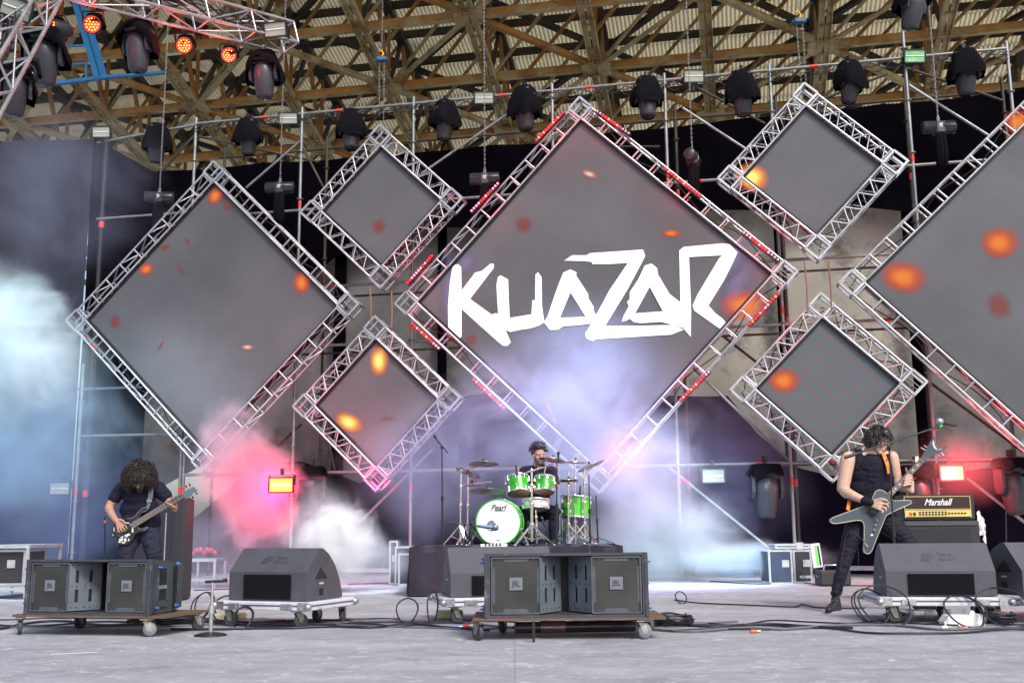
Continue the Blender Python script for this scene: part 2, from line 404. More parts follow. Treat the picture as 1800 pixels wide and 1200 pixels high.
cloth('cloth_flap',[S(262,905,VB+.2),S(330,915,VB+.2),S(372,880,VB+.2),S(455,815,VB+.2)],0,'grey cloth flap behind the bass player under a bright gap','curtain',mat('grey_flap',(.12,.11,.12),.9,0,.3,1),.06,.8)
skirt([(455,812),(530,806),(600,832),(640,850),(700,722),(830,690),(1000,690),(1100,690)],'black curtain low behind the drum kit with its top edge dipping at the left')
skirt([(1100,690),(1280,692),(1330,760),(1400,818),(1500,838)],'black curtain low on the rear wall right of the drums, sloping down to the right')
skirt([(1500,838),(1600,832),(1740,820),(1900,800)],'black curtain low on the rear wall behind the guitar amplifier')
LCUR=mat('side_curtain_cloth',(.022,.024,.04),.9,0,.45,.5,.3,6,trans=.12)
B=S(165,240,17.6); A0=S(275,300,VB)
cloth('side_curtain',[S(-140,256,17.6),B],0,'dark grey blue side curtain filling the left edge behind the smoke','curtain',LCUR,.05,1.6)
cloth('corner_curtain',[B,A0],0,'dark narrow curtain turning the corner at the left rear of the stage','curtain',BCUR,.06,.9)
def point(name,p,e,col,r=.1,typ='POINT',to=None,ang=60,blend=.6):
    d=bpy.data.lights.new(name,typ); d.energy=e; d.color=col; d.shadow_soft_size=r
    o=bpy.data.objects.new(name,d); C.objects.link(o); o.location=p
    if typ=='SPOT': d.spot_size=R(ang); d.spot_blend=blend; o.rotation_euler=(V(to)-V(p)).to_track_quat('-Z','Y').to_euler()
    return o
# ---------------- scaffold behind the screens ----------------
VS=17.4
scaf=thing('scaffold',SC(0,VS,0),'galvanised pipe scaffold with red tape marks behind the diamond screens','scaffold')
def foot(px,py,v):
    p=S(px,py,v); return p.dot(SU)
def pole(u,v,zt,r=.028,m=GALV,zb=0.):
    mb=MB(); a=SC(u,v,zb); b=SC(u,v,zt); mb.tube(a,b,r,n=10)
    z=zb+.45
    while z<zt-.2:
        mb.lathe([(.03,0),(.062,0),(.062,.012),(.03,.012)],SC(u,v,z),n=10); z+=.9
    p=mb.build('pole',m,scaf)
    for zz in(1.45,4.2,6.6):
        if zb+.3<zz<zt: t=MB(); t.tube(SC(u,v,zz),SC(u,v,zz+.12),r+.003,n=10); t.build('tape_mark',RED,p)
    return p
def pipe(a,b,r=.026,m=GALV,name='ledger',tape=None):
    mb=MB(); mb.tube(a,b,r,n=9)
    p=mb.build(name,m,scaf)
    if tape:
        t=MB(); d=(b-a)
        for f in tape: q=a+d*f; t.tube(q,q+d.normalized()*.14,r+.003,n=9)
        t.build('tape_mark',RED,p)
    return p
cols=[(345,213,200),(530,245,185),(725,450,195),(978,640,190),(1172,260,160),(1376,560,120),(1592,125,100),(1790,300,90)]
us=[foot(a,b,VS) for a,b,c in cols]
ztop=S(1200,138,VS).z
for k,u in enumerate(us):
    pole(u,VS,ztop+(.45 if k==6 else .12))
    if k not in(2,): pole(u+.12,VS+.95,ztop-.1,m=DKST)
for k,(a,b) in enumerate(zip(us,us[1:])):
    pipe(SC(a,VS,ztop),SC(b,VS,ztop),tape=(.3,) if k%2 else (.62,))
    mb=MB()
    for q in range(3): mb.path([SC(a+(b-a)*t/20,VS-.03,ztop-.03-(.09+.05*q)*abs(math.sin(t*.62+q*1.3+k))) for t in range(21)],.009,5)
    mb.build('cable_loom',RUBB,scaf)
    pipe(SC(a,VS+.95,ztop-.35),SC(b,VS+.95,ztop-.35),.024,DKST)
for k,(zz) in enumerate((S(900,823,VS).z,S(1100,583,VS).z,S(1300,462,VS).z,S(1000,335,VS).z)):
    for q,(a,b) in enumerate(zip(us,us[1:])):
        pipe(SC(a,VS,zz),SC(b,VS,zz),tape=(.25,) if (k+q)%2 else (.7,))
        if k<3: pipe(SC(a,VS+.95,zz+.02),SC(b,VS+.95,zz+.02),.022,DKST)
pipe(SC(foot(168,300,VS),VS,ztop-.2),SC(us[0],VS,ztop-.02)); 
def br(x0,y0,x1,y1,dv=0,m=GALV,r=.024,tape=None): pipe(S(x0,y0,VS+dv),S(x1,y1,VS+dv),r,m,'brace',tape)
br(345,235,285,300,.0,DKST); br(528,248,433,330,.03); br(528,250,640,470,.9,DKST); br(705,330,900,195,.03); br(350,240,560,285,.9,DKST); br(1160,258,980,258,.9,DKST)
br(1598,150,1740,240,.04); br(1595,120,1765,178,.9,DKST); br(1200,190,1320,268,.03); br(1190,135,1345,218,.9,DKST); br(1560,130,1370,205,.9,DKST)
br(1172,818,1355,966,.05,tape=(.15,)); br(1170,600,1390,812,.03); br(1625,665,1800,795,.9,DKST); br(1700,840,1830,940,.05); br(530,745,440,830,.9,DKST); br(560,690,590,835,.9,DKST)
br(620,930,760,790,.05,tape=(.5,)); br(1590,840,1470,700,.9,DKST); br(1270,590,1360,660,.9,DKST); br(840,320,1010,470,.9,DKST)
br(170,385,345,372,.02); br(135,684,250,680,-.1); br(135,766,320,762,-.1)
pole(foot(137,800,VS-.3),VS-.3,S(137,640,VS-.3).z); pole(foot(322,850,VS),VS,S(322,760,VS).z+.4)
# stacked scaffold pole leaning lines at the left rear, dark
pole(foot(166,600,17.75),17.75,S(166,243,17.75).z,.05,BLKM)
# ---------------- diamond LED screens ----------------
VD=16.6
LED=None
def led_mat(name='led_face',col=(.100,.100,.108),moire=False):
    m=bpy.data.materials.new(name); m.use_nodes=True; n=m.node_tree.nodes; l=m.node_tree.links; b=n['Principled BSDF']
    tc=n.new('ShaderNodeTexCoord'); mp=n.new('ShaderNodeMapping'); mp.inputs['Rotation'].default_value=(0,R(0),0); l.new(tc.outputs['UV'],mp.inputs[0])
    br=n.new('ShaderNodeTexBrick'); br.offset=0; br.inputs['Scale'].default_value=1; br.inputs['Brick Width'].default_value=.5; br.inputs['Row Height'].default_value=.5; br.inputs['Mortar Size'].default_value=.003
    br.inputs['Color1'].default_value=list(col)+[1]; br.inputs['Color2'].default_value=[c*1.03 for c in col]+[1]; br.inputs['Mortar'].default_value=[c*.93 for c in col]+[1]
    l.new(mp.outputs[0],br.inputs['Vector'])
    t=n.new('ShaderNodeTexNoise'); t.inputs['Scale'].default_value=.8; t.inputs['Detail'].default_value=7; l.new(tc.outputs['UV'],t.inputs['Vector'])
    mr=n.new('ShaderNodeMapRange'); mr.inputs[1].default_value=.3; mr.inputs[2].default_value=.7; mr.inputs[3].default_value=.86; mr.inputs[4].default_value=1.14; l.new(t.outputs[0],mr.inputs[0])
    mx=n.new('ShaderNodeMix'); mx.data_type='RGBA'; mx.blend_type='MULTIPLY'; mx.inputs[0].default_value=1; l.new(br.outputs[0],mx.inputs[6]); l.new(mr.outputs[0],mx.inputs[7]); src=mx.outputs[2]
    t9=n.new('ShaderNodeTexNoise'); t9.inputs['Scale'].default_value=34; t9.inputs['Detail'].default_value=3; l.new(tc.outputs['UV'],t9.inputs['Vector']); m9=n.new('ShaderNodeMapRange'); m9.inputs[1].default_value=.3; m9.inputs[2].default_value=.7; m9.inputs[3].default_value=.92; m9.inputs[4].default_value=1.08; l.new(t9.outputs[0],m9.inputs[0]); x9=n.new('ShaderNodeMix'); x9.data_type='RGBA'; x9.blend_type='MULTIPLY'; x9.inputs[0].default_value=1; l.new(src,x9.inputs[6]); l.new(m9.outputs[0],x9.inputs[7]); src=x9.outputs[2]
    if moire:
        wv=n.new('ShaderNodeTexWave'); wv.inputs['Scale'].default_value=2.1; wv.inputs['Distortion'].default_value=1.2; wv.inputs['Detail'].default_value=1; wv.bands_direction='Y'; l.new(tc.outputs['UV'],wv.inputs['Vector'])
        r=n.new('ShaderNodeValToRGB'); r.color_ramp.elements[0].color=(.125,.088,.13,1); r.color_ramp.elements[1].color=(.07,.125,.105,1); l.new(wv.outputs[0],r.inputs[0])
        m2=n.new('ShaderNodeMix'); m2.data_type='RGBA'; m2.inputs[0].default_value=.8; l.new(src,m2.inputs[6]); l.new(r.outputs[0],m2.inputs[7]); src=m2.outputs[2]
    l.new(src,b.inputs['Base Color']); b.inputs['Roughness'].default_value=.55; b.inputs['Specular IOR Level'].default_value=.35
    return m
LEDM=led_mat(); LEDMO=led_mat('led_face_with_moire',(.12,.12,.125),True)
def truss_seg(mb,a,b,dn,ds,w=.24,r=.0185,style='ladder',step=.36):
    """square truss from a to b; dn, ds unit vectors across"""
    h=w/2; c=[dn*h*p+ds*h*q for p,q in((-1,-1),(-1,1),(1,1),(1,-1))]
    for k in c: mb.tube(a+k,b+k,r,n=8)
    d=(b-a); L=d.length; d=d.normalized(); n=max(2,round(L/step)); st=L/n
    for f in range(4):
        p,q=c[f],c[(f+1)%4]
        front=(f==0 or f==2)
        for k in range(n+1):
            A=a+d*min(max(st*k,.03),L-.03)
            if style=='ladder':
                if front: mb.tube(A+p,A+q,.016,n=6)
                elif k<n: mb.tube(A+(p if k%2 else q),A+d*(st-.03)+(q if k%2 else p),.010,n=5)
            else:
                if k in(0,n): mb.tube(A+p,A+q,.014,n=6)
                if k<n:
                    mb.tube(A+p,A+d*st*.5+q,.0118,n=6); mb.tube(A+d*st*.5+q,A+d*(st*.98)+p,.0118,n=6) if k<n else None
                    
def corner_block(mb,c,x,y,z,w=.24):
    h=w/2+.012
    for a in(-1,1):
        for b in(-1,1):
            mb.bar(c+x*h*a+y*h*b-z*h,c+x*h*a+y*h*b+z*h,.034,.034,up=x)
            mb.bar(c+x*h*a+z*h*b-y*h,c+x*h*a+z*h*b+y*h,.034,.034,up=x)
            mb.bar(c+z*h*a+y*h*b-x*h,c+z*h*a+y*h*b+x*h,.034,.034,up=y)
    for s_ in(-1,1): mb.bar(c+z*h*s_-x*h*.9,c+z*h*s_+x*h*.9,.03,.006,up=y)
BLOBM={}
def glow(kind):
    if kind in BLOBM: return BLOBM[kind]
    core,rim,st,alpha=kind
    m=bpy.data.materials.new('screen_ember'); m.use_nodes=True; n=m.node_tree.nodes; l=m.node_tree.links; n.remove(n['Principled BSDF'])
    tc=n.new('ShaderNodeTexCoord'); vm=n.new('ShaderNodeVectorMath'); vm.operation='SUBTRACT'; vm.inputs[1].default_value=(.5,.5,0); l.new(tc.outputs['UV'],vm.inputs[0])
    nz=n.new('ShaderNodeTexNoise'); nz.inputs['Scale'].default_value=3; l.new(tc.outputs['UV'],nz.inputs['Vector'])
    ln=n.new('ShaderNodeVectorMath'); ln.operation='LENGTH'; l.new(vm.outputs[0],ln.inputs[0])
    ad=n.new('ShaderNodeMath'); ad.operation='MULTIPLY_ADD'; ad.inputs[1].default_value=.14; l.new(nz.outputs[0],ad.inputs[0]); l.new(ln.outputs['Value'],ad.inputs[2])
    r=n.new('ShaderNodeValToRGB'); e=r.color_ramp.elements; e[0].position=.12; e[0].color=list(core)+[1]; e[1].position=.50; e[1].color=list(rim)+[1]; l.new(ad.outputs[0],r.inputs[0])
    ra=n.new('ShaderNodeValToRGB'); e=ra.color_ramp.elements; e[0].position=.22; e[0].color=(alpha,)*3+(1,); e[1].position=.55; e[1].color=(0,0,0,1); l.new(ad.outputs[0],ra.inputs[0])
    em=n.new('ShaderNodeEmission'); em.inputs[1].default_value=st; l.new(r.outputs[0],em.inputs[0]); tr=n.new('ShaderNodeBsdfTransparent'); mx=n.new('ShaderNodeMixShader')
    l.new(ra.outputs[0],mx.inputs[0]); l.new(tr.outputs[0],mx.inputs[1]); l.new(em.outputs[0],mx.inputs[2]); l.new(mx.outputs[0],n['Material Output'].inputs[0])
    BLOBM[kind]=m; return m
HOT=((1,.80,.22),(1,.16,.02),1.0,1.); ORG=((1,.32,.07),(.95,.07,.03),.72,.85); DIM=((.85,.13,.09),(.7,.08,.07),.4,.45); SPK=((1,.8,.7),(1,.2,.1),.6,1.)
def disc_on(parent,px,py,rx,ry,rot,kind,v):
    c=S(px,py,v); me=bpy.data.meshes.new('screen_ember'); s_=110*.92; ca,sa=math.cos(R(rot)),math.sin(R(rot)); pts=[];uv=[]
    for k in range(20):
        t=2*math.pi*k/20; a=math.cos(t)*rx*1.18/s_; b=math.sin(t)*ry*1.18/s_; pts.append(c+SU*(a*ca-b*sa)+UP*(a*sa+b*ca)); uv.append((.5+.5*math.cos(t),.5+.5*math.sin(t)))
    o0=worldloc(parent); me.from_pydata([p-o0 for p in pts],[],[list(range(20))]); ul=me.uv_layers.new()
    for i,q in enumerate(uv): ul.data[i].uv=q
    me.materials.append(glow(kind)); o=bpy.data.objects.new('screen_ember',me); C.objects.link(o); o.parent=parent; return o
def diamond(label,T,Rt,Bm,L,style,blobs=(),lm=None,step=.36):
    q=[S(*p,VD) for p in(T,Rt,Bm,L)]; ctr=sum(q,V())/4
    e1=((q[1]-q[0])+(q[2]-q[3])).normalized(); e2=((q[2]-q[1])+(q[3]-q[0])); e2=(e2-e1*e2.dot(e1)).normalized()   # square it up: screens are real squares
    s1=((q[1]-q[0]).length+(q[2]-q[3]).length)/2; s2=((q[2]-q[1]).length+(q[3]-q[0]).length)/2; s_=(s1+s2)/2
    q=[ctr-e1*s_/2-e2*s_/2,ctr+e1*s_/2-e2*s_/2,ctr+e1*s_/2+e2*s_/2,ctr-e1*s_/2+e2*s_/2]
    root=thing('diamond_screen',ctr,label,'led screen','diamond shaped video screens in truss frames')
    w=.29; h=w/2; n=SN
    cs=[q[0]+(e1+e2)*h,q[1]+(-e1+e2)*h,q[2]-(e1+e2)*h,q[3]+(e1-e2)*h]
    for k in range(4):
        a,b=cs[k],cs[(k+1)%4]; d=(b-a).normalized(); ds=d.cross(n)
        mb=MB(); truss_seg(mb,a+d*h,b-d*h,n,ds,style=style,step=step); mb.build('truss_bar',ALU,root)
        mb=MB(); mb.path([a.lerp(b,t/16)+n*(.05+.05*math.sin(t*1.9+k))+ds*(.07*math.sin(t*1.1+k*2.)) for t in range(17)],.009,5); mb.build('truss_cable',RUBB,root)
        mb=MB(); corner_block(mb,cs[k],e1,e2,n); mb.build('corner_block',ALU,root)
    i0=w+.004; f0=-.06*n
    pc=[ctr+e1*sx*(s_/2-i0)+e2*sy*(s_/2-i0) for sx,sy in((-1,-1),(1,-1),(1,1),(-1,1))]
    mb=MB(); mb.prism([p+f0 for p in pc],n*.12); o=mb.build('led_panel',[lm or LEDM],root)
    ul=o.data.uv_layers.new()
    for lp in o.data.loops:
        p=o.data.vertices[lp.vertex_index].co; ul.data[lp.index].uv=(p.dot(e1)+20,p.dot(e2)+20)
    mb=MB()
    for k in range(4): mb.bar(pc[k]+n*.02,pc[(k+1)%4]+n*.02,.05,.19,up=n)
    mb.build('panel_edge',BLKM,root)
    for x,y,rx,ry,rot,kind in blobs: disc_on(root,x,y,rx,ry,rot,kind,VD-.066)
    root['_v']=0
    return root,ctr,e1,e2,s_
A=diamond('large diamond screen at the left, its left corner in white smoke',(382,288),(642,545),(358,826),(122,562),'ladder',[(530,497,15,20,10,ORG),(257,473,14,11,20,ORG),(203,566,11,12,0,DIM),(435,610,12,5,-5,SPK),(378,345,13,16,-40,ORG),(398,362,9,9,0,DIM),(290,435,12,6,5,DIM),(330,424,4,8,30,DIM),(282,608,4,11,-30,DIM),(312,468,6,4,0,DIM),(318,477,6,4,0,DIM)])
B1=diamond('small diamond screen hanging upper left of the band name',(665,222),(815,357),(683,512),(533,372),'zig',[(666,398,13,14,0,DIM)],step=.3)
B2=diamond('small diamond screen at the lower left with two bright orange flames',(662,558),(815,700),(665,865),(520,713),'zig',[(666,634,16,25,0,HOT),(613,742,25,15,-25,HOT),(683,735,12,4,0,DIM)],step=.3)
CC=diamond('largest centre diamond screen showing the white band name',(1025,173),(1402,487),(1057,862),(692,537),'ladder',[(921,395,15,15,0,DIM),(1180,410,15,7,-5,ORG),(1036,306,14,6,-25,SPK),(1308,536,36,24,0,ORG),(828,598,10,10,0,DIM),(965,717,3,16,25,SPK),(975,738,3,10,25,SPK)])
D1=diamond('small diamond screen at the upper right with one yellow flame at its left corner',(1413,150),(1595,285),(1437,462),(1262,320),'zig',[(1322,312,25,22,-35,HOT)],step=.3)
D2=diamond('small diamond screen at the lower right with green and purple stripes',(1445,518),(1627,675),(1468,847),(1277,683),'zig',[(1378,669,23,19,0,ORG)],lm=LEDMO,step=.3)
diamond('large diamond screen cut off by the right edge of the picture',(1815,132),(2270,500),(1935,880),(1470,483),'ladder',[(1588,487,32,24,-15,ORG),(1757,427,26,24,0,ORG),(1757,537,17,22,15,DIM),(1790,215,20,20,0,ORG)])
# band name on the centre screen
LOGO=[[(115,150),(145,142),(163,158),(165,290),(225,212),(240,190),(280,180),(330,138),(348,142),(346,165),(300,225),(250,290),(213,338),(340,430),(375,475),(412,510),(443,582),(425,603),(398,602),(362,572),(270,490),(165,395),(165,550),(145,572),(112,545),(90,515),(88,380),(98,250)],
[(370,215),(385,205),(428,228),(432,340),(437,445),(500,435),(560,425),(565,345),(580,345),(583,200),(597,187),(617,215),(620,380),(632,470),(600,490),(550,505),(500,512),(440,525),(410,510),(375,470),(340,455),(338,425),(360,418),(372,425),(366,340),(362,260)],
[(745,122),(790,92),(870,92),(890,80),(1190,60),(1203,95),(1180,140),(1100,290),(975,492),(1180,490),(1360,485),(1420,512),(1350,540),(1100,555),(925,565),(905,577),(870,560),(865,530),(880,510),(920,440),(1000,290),(1105,135),(1000,142),(905,142),(900,130),(860,125)],
[(1395,65),(1420,45),(1640,25),(1680,30),(1725,75),(1690,150),(1650,230),(1560,375),(1600,420),(1640,450),(1665,480),(1632,512),(1480,405),(1470,375),(1500,310),(1620,110),(1637,92),(1450,102),(1462,400),(1460,552),(1405,490),(1400,300)],
[(780,302),(720,445),(868,440),(868,448),(905,462),(895,478),(820,487),(740,492),(710,512),(665,513),(630,470),(650,440),(690,320),(715,250),(740,190),(760,180),(780,172)],
[(780,302),(780,172),(815,188),(812,205),(880,310),(882,335),(912,385),(912,405),(930,440),(900,466),(866,450),(868,440)],
[(1228,270),(1145,420),(1302,408),(1302,440),(1405,500),(1360,485),(1290,468),(1180,475),(1140,470),(1115,450),(1100,460),(1070,468),(1080,435),(1110,380),(1100,355),(1115,340),(1115,300),(1165,225),(1200,150),(1228,141)],
[(1228,270),(1228,141),(1240,140),(1270,165),(1275,200),(1340,310),(1405,360),(1410,500),(1405,500),(1302,440),(1302,408)]]
LG=bpy.data.materials.new('white_led_light'); LG.use_nodes=True; _b=LG.node_tree.nodes['Principled BSDF']; _b.inputs['Base Color'].default_value=(.5,.5,.5,1); _b.inputs['Emission Color'].default_value=(1,1,1,1); _b.inputs['Emission Strength'].default_value=.55
mb=MB()
from mathutils.geometry import tessellate_polygon
for k,poly in enumerate(LOGO):
    pts=[S(760+x/3.2143,420+y/3.2143,VD-.068-.0015*k) for x,y in poly]
    mb.add(pts,[list(t) for t in tessellate_polygon([pts])])
mb.build('band_name',LG,CC[0])
HAL=((.62,.50,.85),(.42,.36,.62),.42,.55)
for x,y,rx,ry,ro in((790,515,16,75,0),(1296,500,22,60,-25),(1290,450,20,40,-30),(850,560,40,16,-38),(820,462,18,22,-40)): disc_on(CC[0],x,y,rx,ry,ro,HAL,VD-.0655)
# purple fringe round the letters
def fringe_(pts,w_):
    mb=MB(); P_=[S(760+x/3.2143,420+y/3.2143,VD-.0665) for x,y in pts]
    for a,b in zip(P_,P_[1:]): mb.bar(a,b,w_,.001,up=SN)
    return mb
# ---------------- LED light bars on the centre diamond ----------------
LRED=mat('red_led',(.3,.02,.02),.3,emit=(1,.004,.01),es=4.); LPNK=mat('pink_led',(.5,.3,.35),.3,emit=(1,.16,.28),es=1.8); LOFF=mat('unlit_lens',(.55,.55,.6),.15,0,.05)
LCORE=mat('hot_red_led',(.6,.2,.1),.3,emit=(1,.06,.02),es=5.)
def light_bar(x0,y0,x1,y1,pattern,label):
    a=S(x0,y0,VD-.2); b=S(x1,y1,VD-.2); c=(a+b)/2; d=(b-a).normalized(); Ln=max(.6,(b-a).length); a=c-d*Ln/2; b=c+d*Ln/2
    root=thing('led_light_bar',c,label,'light bar','led light bars along the centre diamond')
    s_=d.cross(SN); mb=MB(); mb.bar(a,b,.062,.08,up=SN,bev=.008); 
    for t in(.15,.85): q=a.lerp(b,t); mb.bar(q,q+SN*.14,.03,.05,up=d)
    mb.build('housing',BLKM,root)
    if 'r' in pattern: point('bar_glow_light',c-SN*.22,8,(1,.05,.10),.12)
    n=12
    for k in range(n):
        q=a.lerp(b,(k+.5)/n)-SN*.046; ch=pattern[k*len(pattern)//n]
        mb=MB(); mb.lathe([(.019,0),(.018,.010),(0,.014)],q,-SN,10); mb.build('lens',{'r':LRED,'h':LCORE,'p':LPNK,'o':LOFF}[ch],root)
for args in((942,250,992,198,'rhrhrrrhrhrr','fully lit red light bar left of the centre diamond top corner'),
 (1048,196,1108,238,'oorrhrrhrooo','half lit light bar at the top corner of the centre diamond, right of the corner'),
 (1168,297,1232,347,'rhrrhrhrrrrr','bright red light bar halfway down the upper right edge of the centre diamond'),
 (1305,408,1370,460,'ppprrhrrpooo','red and pale light bar just above the right corner of the centre diamond'),
 (828,374,878,322,'pppprrprrppp','pink and white light bar on the upper left edge, under the hoist'),
 (716,500,762,449,'rrppppprprrr','pink light bar just above the left corner of the centre diamond'),
 (724,568,774,614,'rrprhrhrrppp','red light bar just below the left corner of the centre diamond'),
 (832,665,888,719,'rhrrhrhrrrhr','red light bar on the lower left edge of the centre diamond'),
 (1316,573,1370,515,'rhrrhrpprrhr','red light bar just below the right corner of the centre diamond'),
 (1195,705,1248,652,'rhrrhrhrrrpp','red light bar on the lower right edge of the centre diamond'),
 (1068,835,1122,772,'pppppprppprr','faint light bar low on the lower right edge, seen through smoke')): light_bar(*args)
# ---------------- slings and chains ----------------
CHAIN=mat('chain_steel',(.3,.3,.3),.4,.8,.2,30)
def chain(a,b,label,mtl=CHAIN,r=.005,link=.038):
    mb=MB(); d=b-a; L=d.length; d.normalize(); x,y,_=basis(d); n=int(L/link)
    for k in range(n):
        c=a+d*link*(k+.5); s_=x if k%2 else y
        pts=[c+d*math.cos(t)*link*.62+s_*math.sin(t)*link*.3 for t in[2*math.pi*q/6 for q in range(6)]]
        mb.path(pts,r,4,closed=True)
    o=mb.build('chain',mtl); o['label']=label; o['category']='chain'; o['group']='hoist chains'; return o
def sling(a,b,label):
    mb=MB(); mb.path([a,a.lerp(b,.5)+V((.01,0,0)),b],.014,6); o=mb.build('sling',mat('brown_webbing',(.22,.13,.09),.8)); o['label']=label; o['category']='sling'; o['group']='webbing slings between screens'
for (x0,y0,x1,y1,l) in((650,505,652,570,'thin brown sling under the upper left small screen, left one'),(688,512,688,575,'thin brown sling under the upper left small screen, right one'),(1414,460,1420,545,'left of the two slings between the two small right screens'),(1456,460,1462,545,'right of the two slings between the two small right screens')):
    sling(S(x0,y0,VD-.15),S(x1,y1,VD-.15),l)
# ---------------- hoists ----------------
def hoist(px,py,rz,label,cy=-200,chx=None):
    c=S(px,py,VD+.1); root=thing('chain_hoist',c,label,'chain hoist','black motor chain hoists')
    ax=V((math.cos(rz),math.sin(rz),.0)).normalized()
    mb=MB(); mb.lathe([(0,-.26),(.085,-.255),(.10,-.23),(.10,-.05),(.105,-.045),(.105,.06),(.092,.065),(.092,.22),(.08,.25),(0,.255)],c,ax,16); 
    for k in range(8): 
        t=2*math.pi*k/8; x,y,_=basis(ax); o=x*math.cos(t)*.1+y*math.sin(t)*.1; mb.bar(c+o+ax*.07,c+o+ax*.24,.012,.012,up=o)
    mb.box(c+V((0,0,-.02)),(.16,.2,.2),bev=.02); mb.build('motor',mat('hoist_black',(.03,.03,.034),.38,.1,.4,15,.3,60),root)
    mb=MB(); mb.lathe([(.105,-.03),(.107,-.02),(.107,.02),(.105,.03)],c,ax,16); mb.build('band',mat('grey_label',(.35,.35,.35),.5),root)
    mb=MB(); q=c+V((0,-.03,-.1)); pts=[]
    mb.lathe([(.05,0),(.085,-.06),(.09,-.3),(.07,-.52),(.03,-.56)],q,UP,12,smooth=True); 
    for k in range(5): t=k*1.25; mb.path([q+V((math.cos(t)*.08,math.sin(t)*.08,-.05)),q+V((math.cos(t)*.095,math.sin(t)*.095,-.3)),q+V((math.cos(t)*.08,math.sin(t)*.08,-.53))],.012,5)
    mb.build('chain_bag',BLKC,root)
    mb=MB(); mb.path([c+V((0,0,-.1)),c+V((.0,-.0,-.25)),c+V((.03,0,-.5))],.008,5); mb.path([c+V((0,0,.1)),c+V((.02,0,.15)),c+V((0,0,.18)),c+V((-.02,0,.15)),c+V((0,0,.1))],.01,5); mb.build('hook',CHAIN,root)
    top=ray(px+ (chx or 0),cy); p=CAM+top*((c.y)/top.y); top2=V((c.x,c.y,p.z))
    chain(c+UP*.18,top2,'steel chain above the '+label)
for a in((280,347,.15,'black chain hoist left of the leftmost large screen',40),(492,330,-.05,'black chain hoist with bag right of the leftmost large screen top',-60),(852,314,-.05,'black chain hoist left of the centre screen top',-80),(1217,278,1.2,'black chain hoist right of the centre screen top, end on',-80),(1650,224,-.05,'black chain hoist left of the rightmost large screen',-80)): hoist(*a)
YEL=mat('yellow_paint',(.8,.45,.02),.5); BLU=mat('blue_paint',(.03,.11,.2),.5)
for x,y,l in((671,105,'blue hand hoist with yellow hook left of centre'),(1405,38,'blue hand hoist with yellow hook right of centre')):
    c=S(x,y,VD+1.); root=thing('hand_hoist',c,l,'hoist'); mb=MB(); mb.box(c,(.2,.14,.09),bev=.02); mb.tube(c-SU*.12,c+SU*.12,.035); mb.build('housing',BLU,root)
    mb=MB(); mb.path([c+UP*.05,c+UP*.12+SU*.03,c+UP*.17,c+UP*.2-SU*.03,c+UP*.16-SU*.05],.016,6); mb.build('hook',YEL,root)
    chain(c+UP*.2,c+UP*3,'chain above the '+l); chain(c-UP*.05-SU*.05,c-UP*1.15-SU*.03,'left lower chain of the '+l); chain(c-UP*.05+SU*.05,c-UP*1.2+SU*.05,'right lower chain of the '+l)
# ---------------- moving heads, floods, par cans ----------------
HEADM=mat('lamp_head_plastic',(.042,.042,.052),.4,0,.15,5,.05,40); GLASS=mat('dark_lens',(.02,.02,.03),.08,0,0,coat=.5)
def cover_mb(w0=.165,w1=.31,h=.52,seed=0,front=.0):
    mb=MB(); n=28; m=9; vs=[]
    for k in range(m+1):
        t=k/m; z=.02-h*t
        for i in range(n):
            a=2*math.pi*i/n; sq=1/max(abs(math.cos(a)),abs(math.sin(a)))**.55
            w_=(w0+(w1-w0)*min(1,t*1.25)**.8-.05*max(0,t-.8)*5*.3)*sq*.92
            w_*=1+.16*t*(noise.noise(V((math.cos(a)*1.8,math.sin(a)*1.8,seed*7.+t*1.2)))+.6*math.sin(a*5+seed*2)*.5)
            zz=z+(.09*noise.noise(V((math.cos(a)*2,math.sin(a)*2,seed*3.3+9)))+front*max(0,-math.sin(a)))*t
            vs.append(V((math.cos(a)*w_,math.sin(a)*w_*.9,zz)))
    fs=[(k*n+i,k*n+(i+1)%n,(k+1)*n+(i+1)%n,(k+1)*n+i) for k in range(m) for i in range(n)]
    mb.add(vs,fs,0,True); mb.add(vs[:n],[list(range(n))]); return mb
def moving_head(p,label,rz=0,tilt=0,seed=0,cover=True,scale=1.,low=False,group='moving head lamps under black rain covers on the top pipe',peek=-.04):
    root=thing('moving_head_lamp',(0,0,0),label,'stage light',group)
    mb=MB(); mb.box((0,0,-.08),(.34,.3,.13),bev=.03); mb.build('base',BLKP,root)
    mb=MB(); mb.tube((0,0,-.01),(0,0,.10),.02); mb.box((0,0,.09),(.05,.08,.09)); mb.build('clamp',CHROME if seed%3==0 else BLKM,root)
    mb=MB(); 
    for s_ in(-1,1): mb.prism([V((s_*.178,y,z)) for y,z in((-.07,-.13),(.07,-.13),(.085,-.35),(.05,-.44),(-.05,-.44),(-.085,-.35))],(s_*.045,0,0))
    mb.box((0,0,-.155),(.40,.16,.05),bev=.01); mb.build('yoke',HEADM,root)
    Rt=Matrix.Rotation(R(tilt),3,'X'); c=V((0,0,-.37)); mb=MB()
    prof=[(0,-.34),(.11,-.335),(.128,-.30),(.152,-.12),(.168,.02),(.16,.12),(.12,.20),(.05,.235),(0,.24)]
    mb.lathe([(r,h) for r,h in prof],c,Rt@V((0,0,1)),18,sx=1.0); h_=mb.build('head',HEADM,root)
    mb=MB(); mb.lathe([(.095,0),(.09,.006),(0,.012)],c+Rt@V((0,0,-.338)),Rt@V((0,0,-1)),18); mb.build('lens',GLASS,root)
    if cover: cover_mb(seed=seed,h=.47,front=peek).build('rain_cover',BLKC,root)
    root.location=p; root.rotation_euler=(0,0,rz); root.scale=(scale,)*3; return root
def hang(px,py,v=VS-.1): return S(px,py,v)
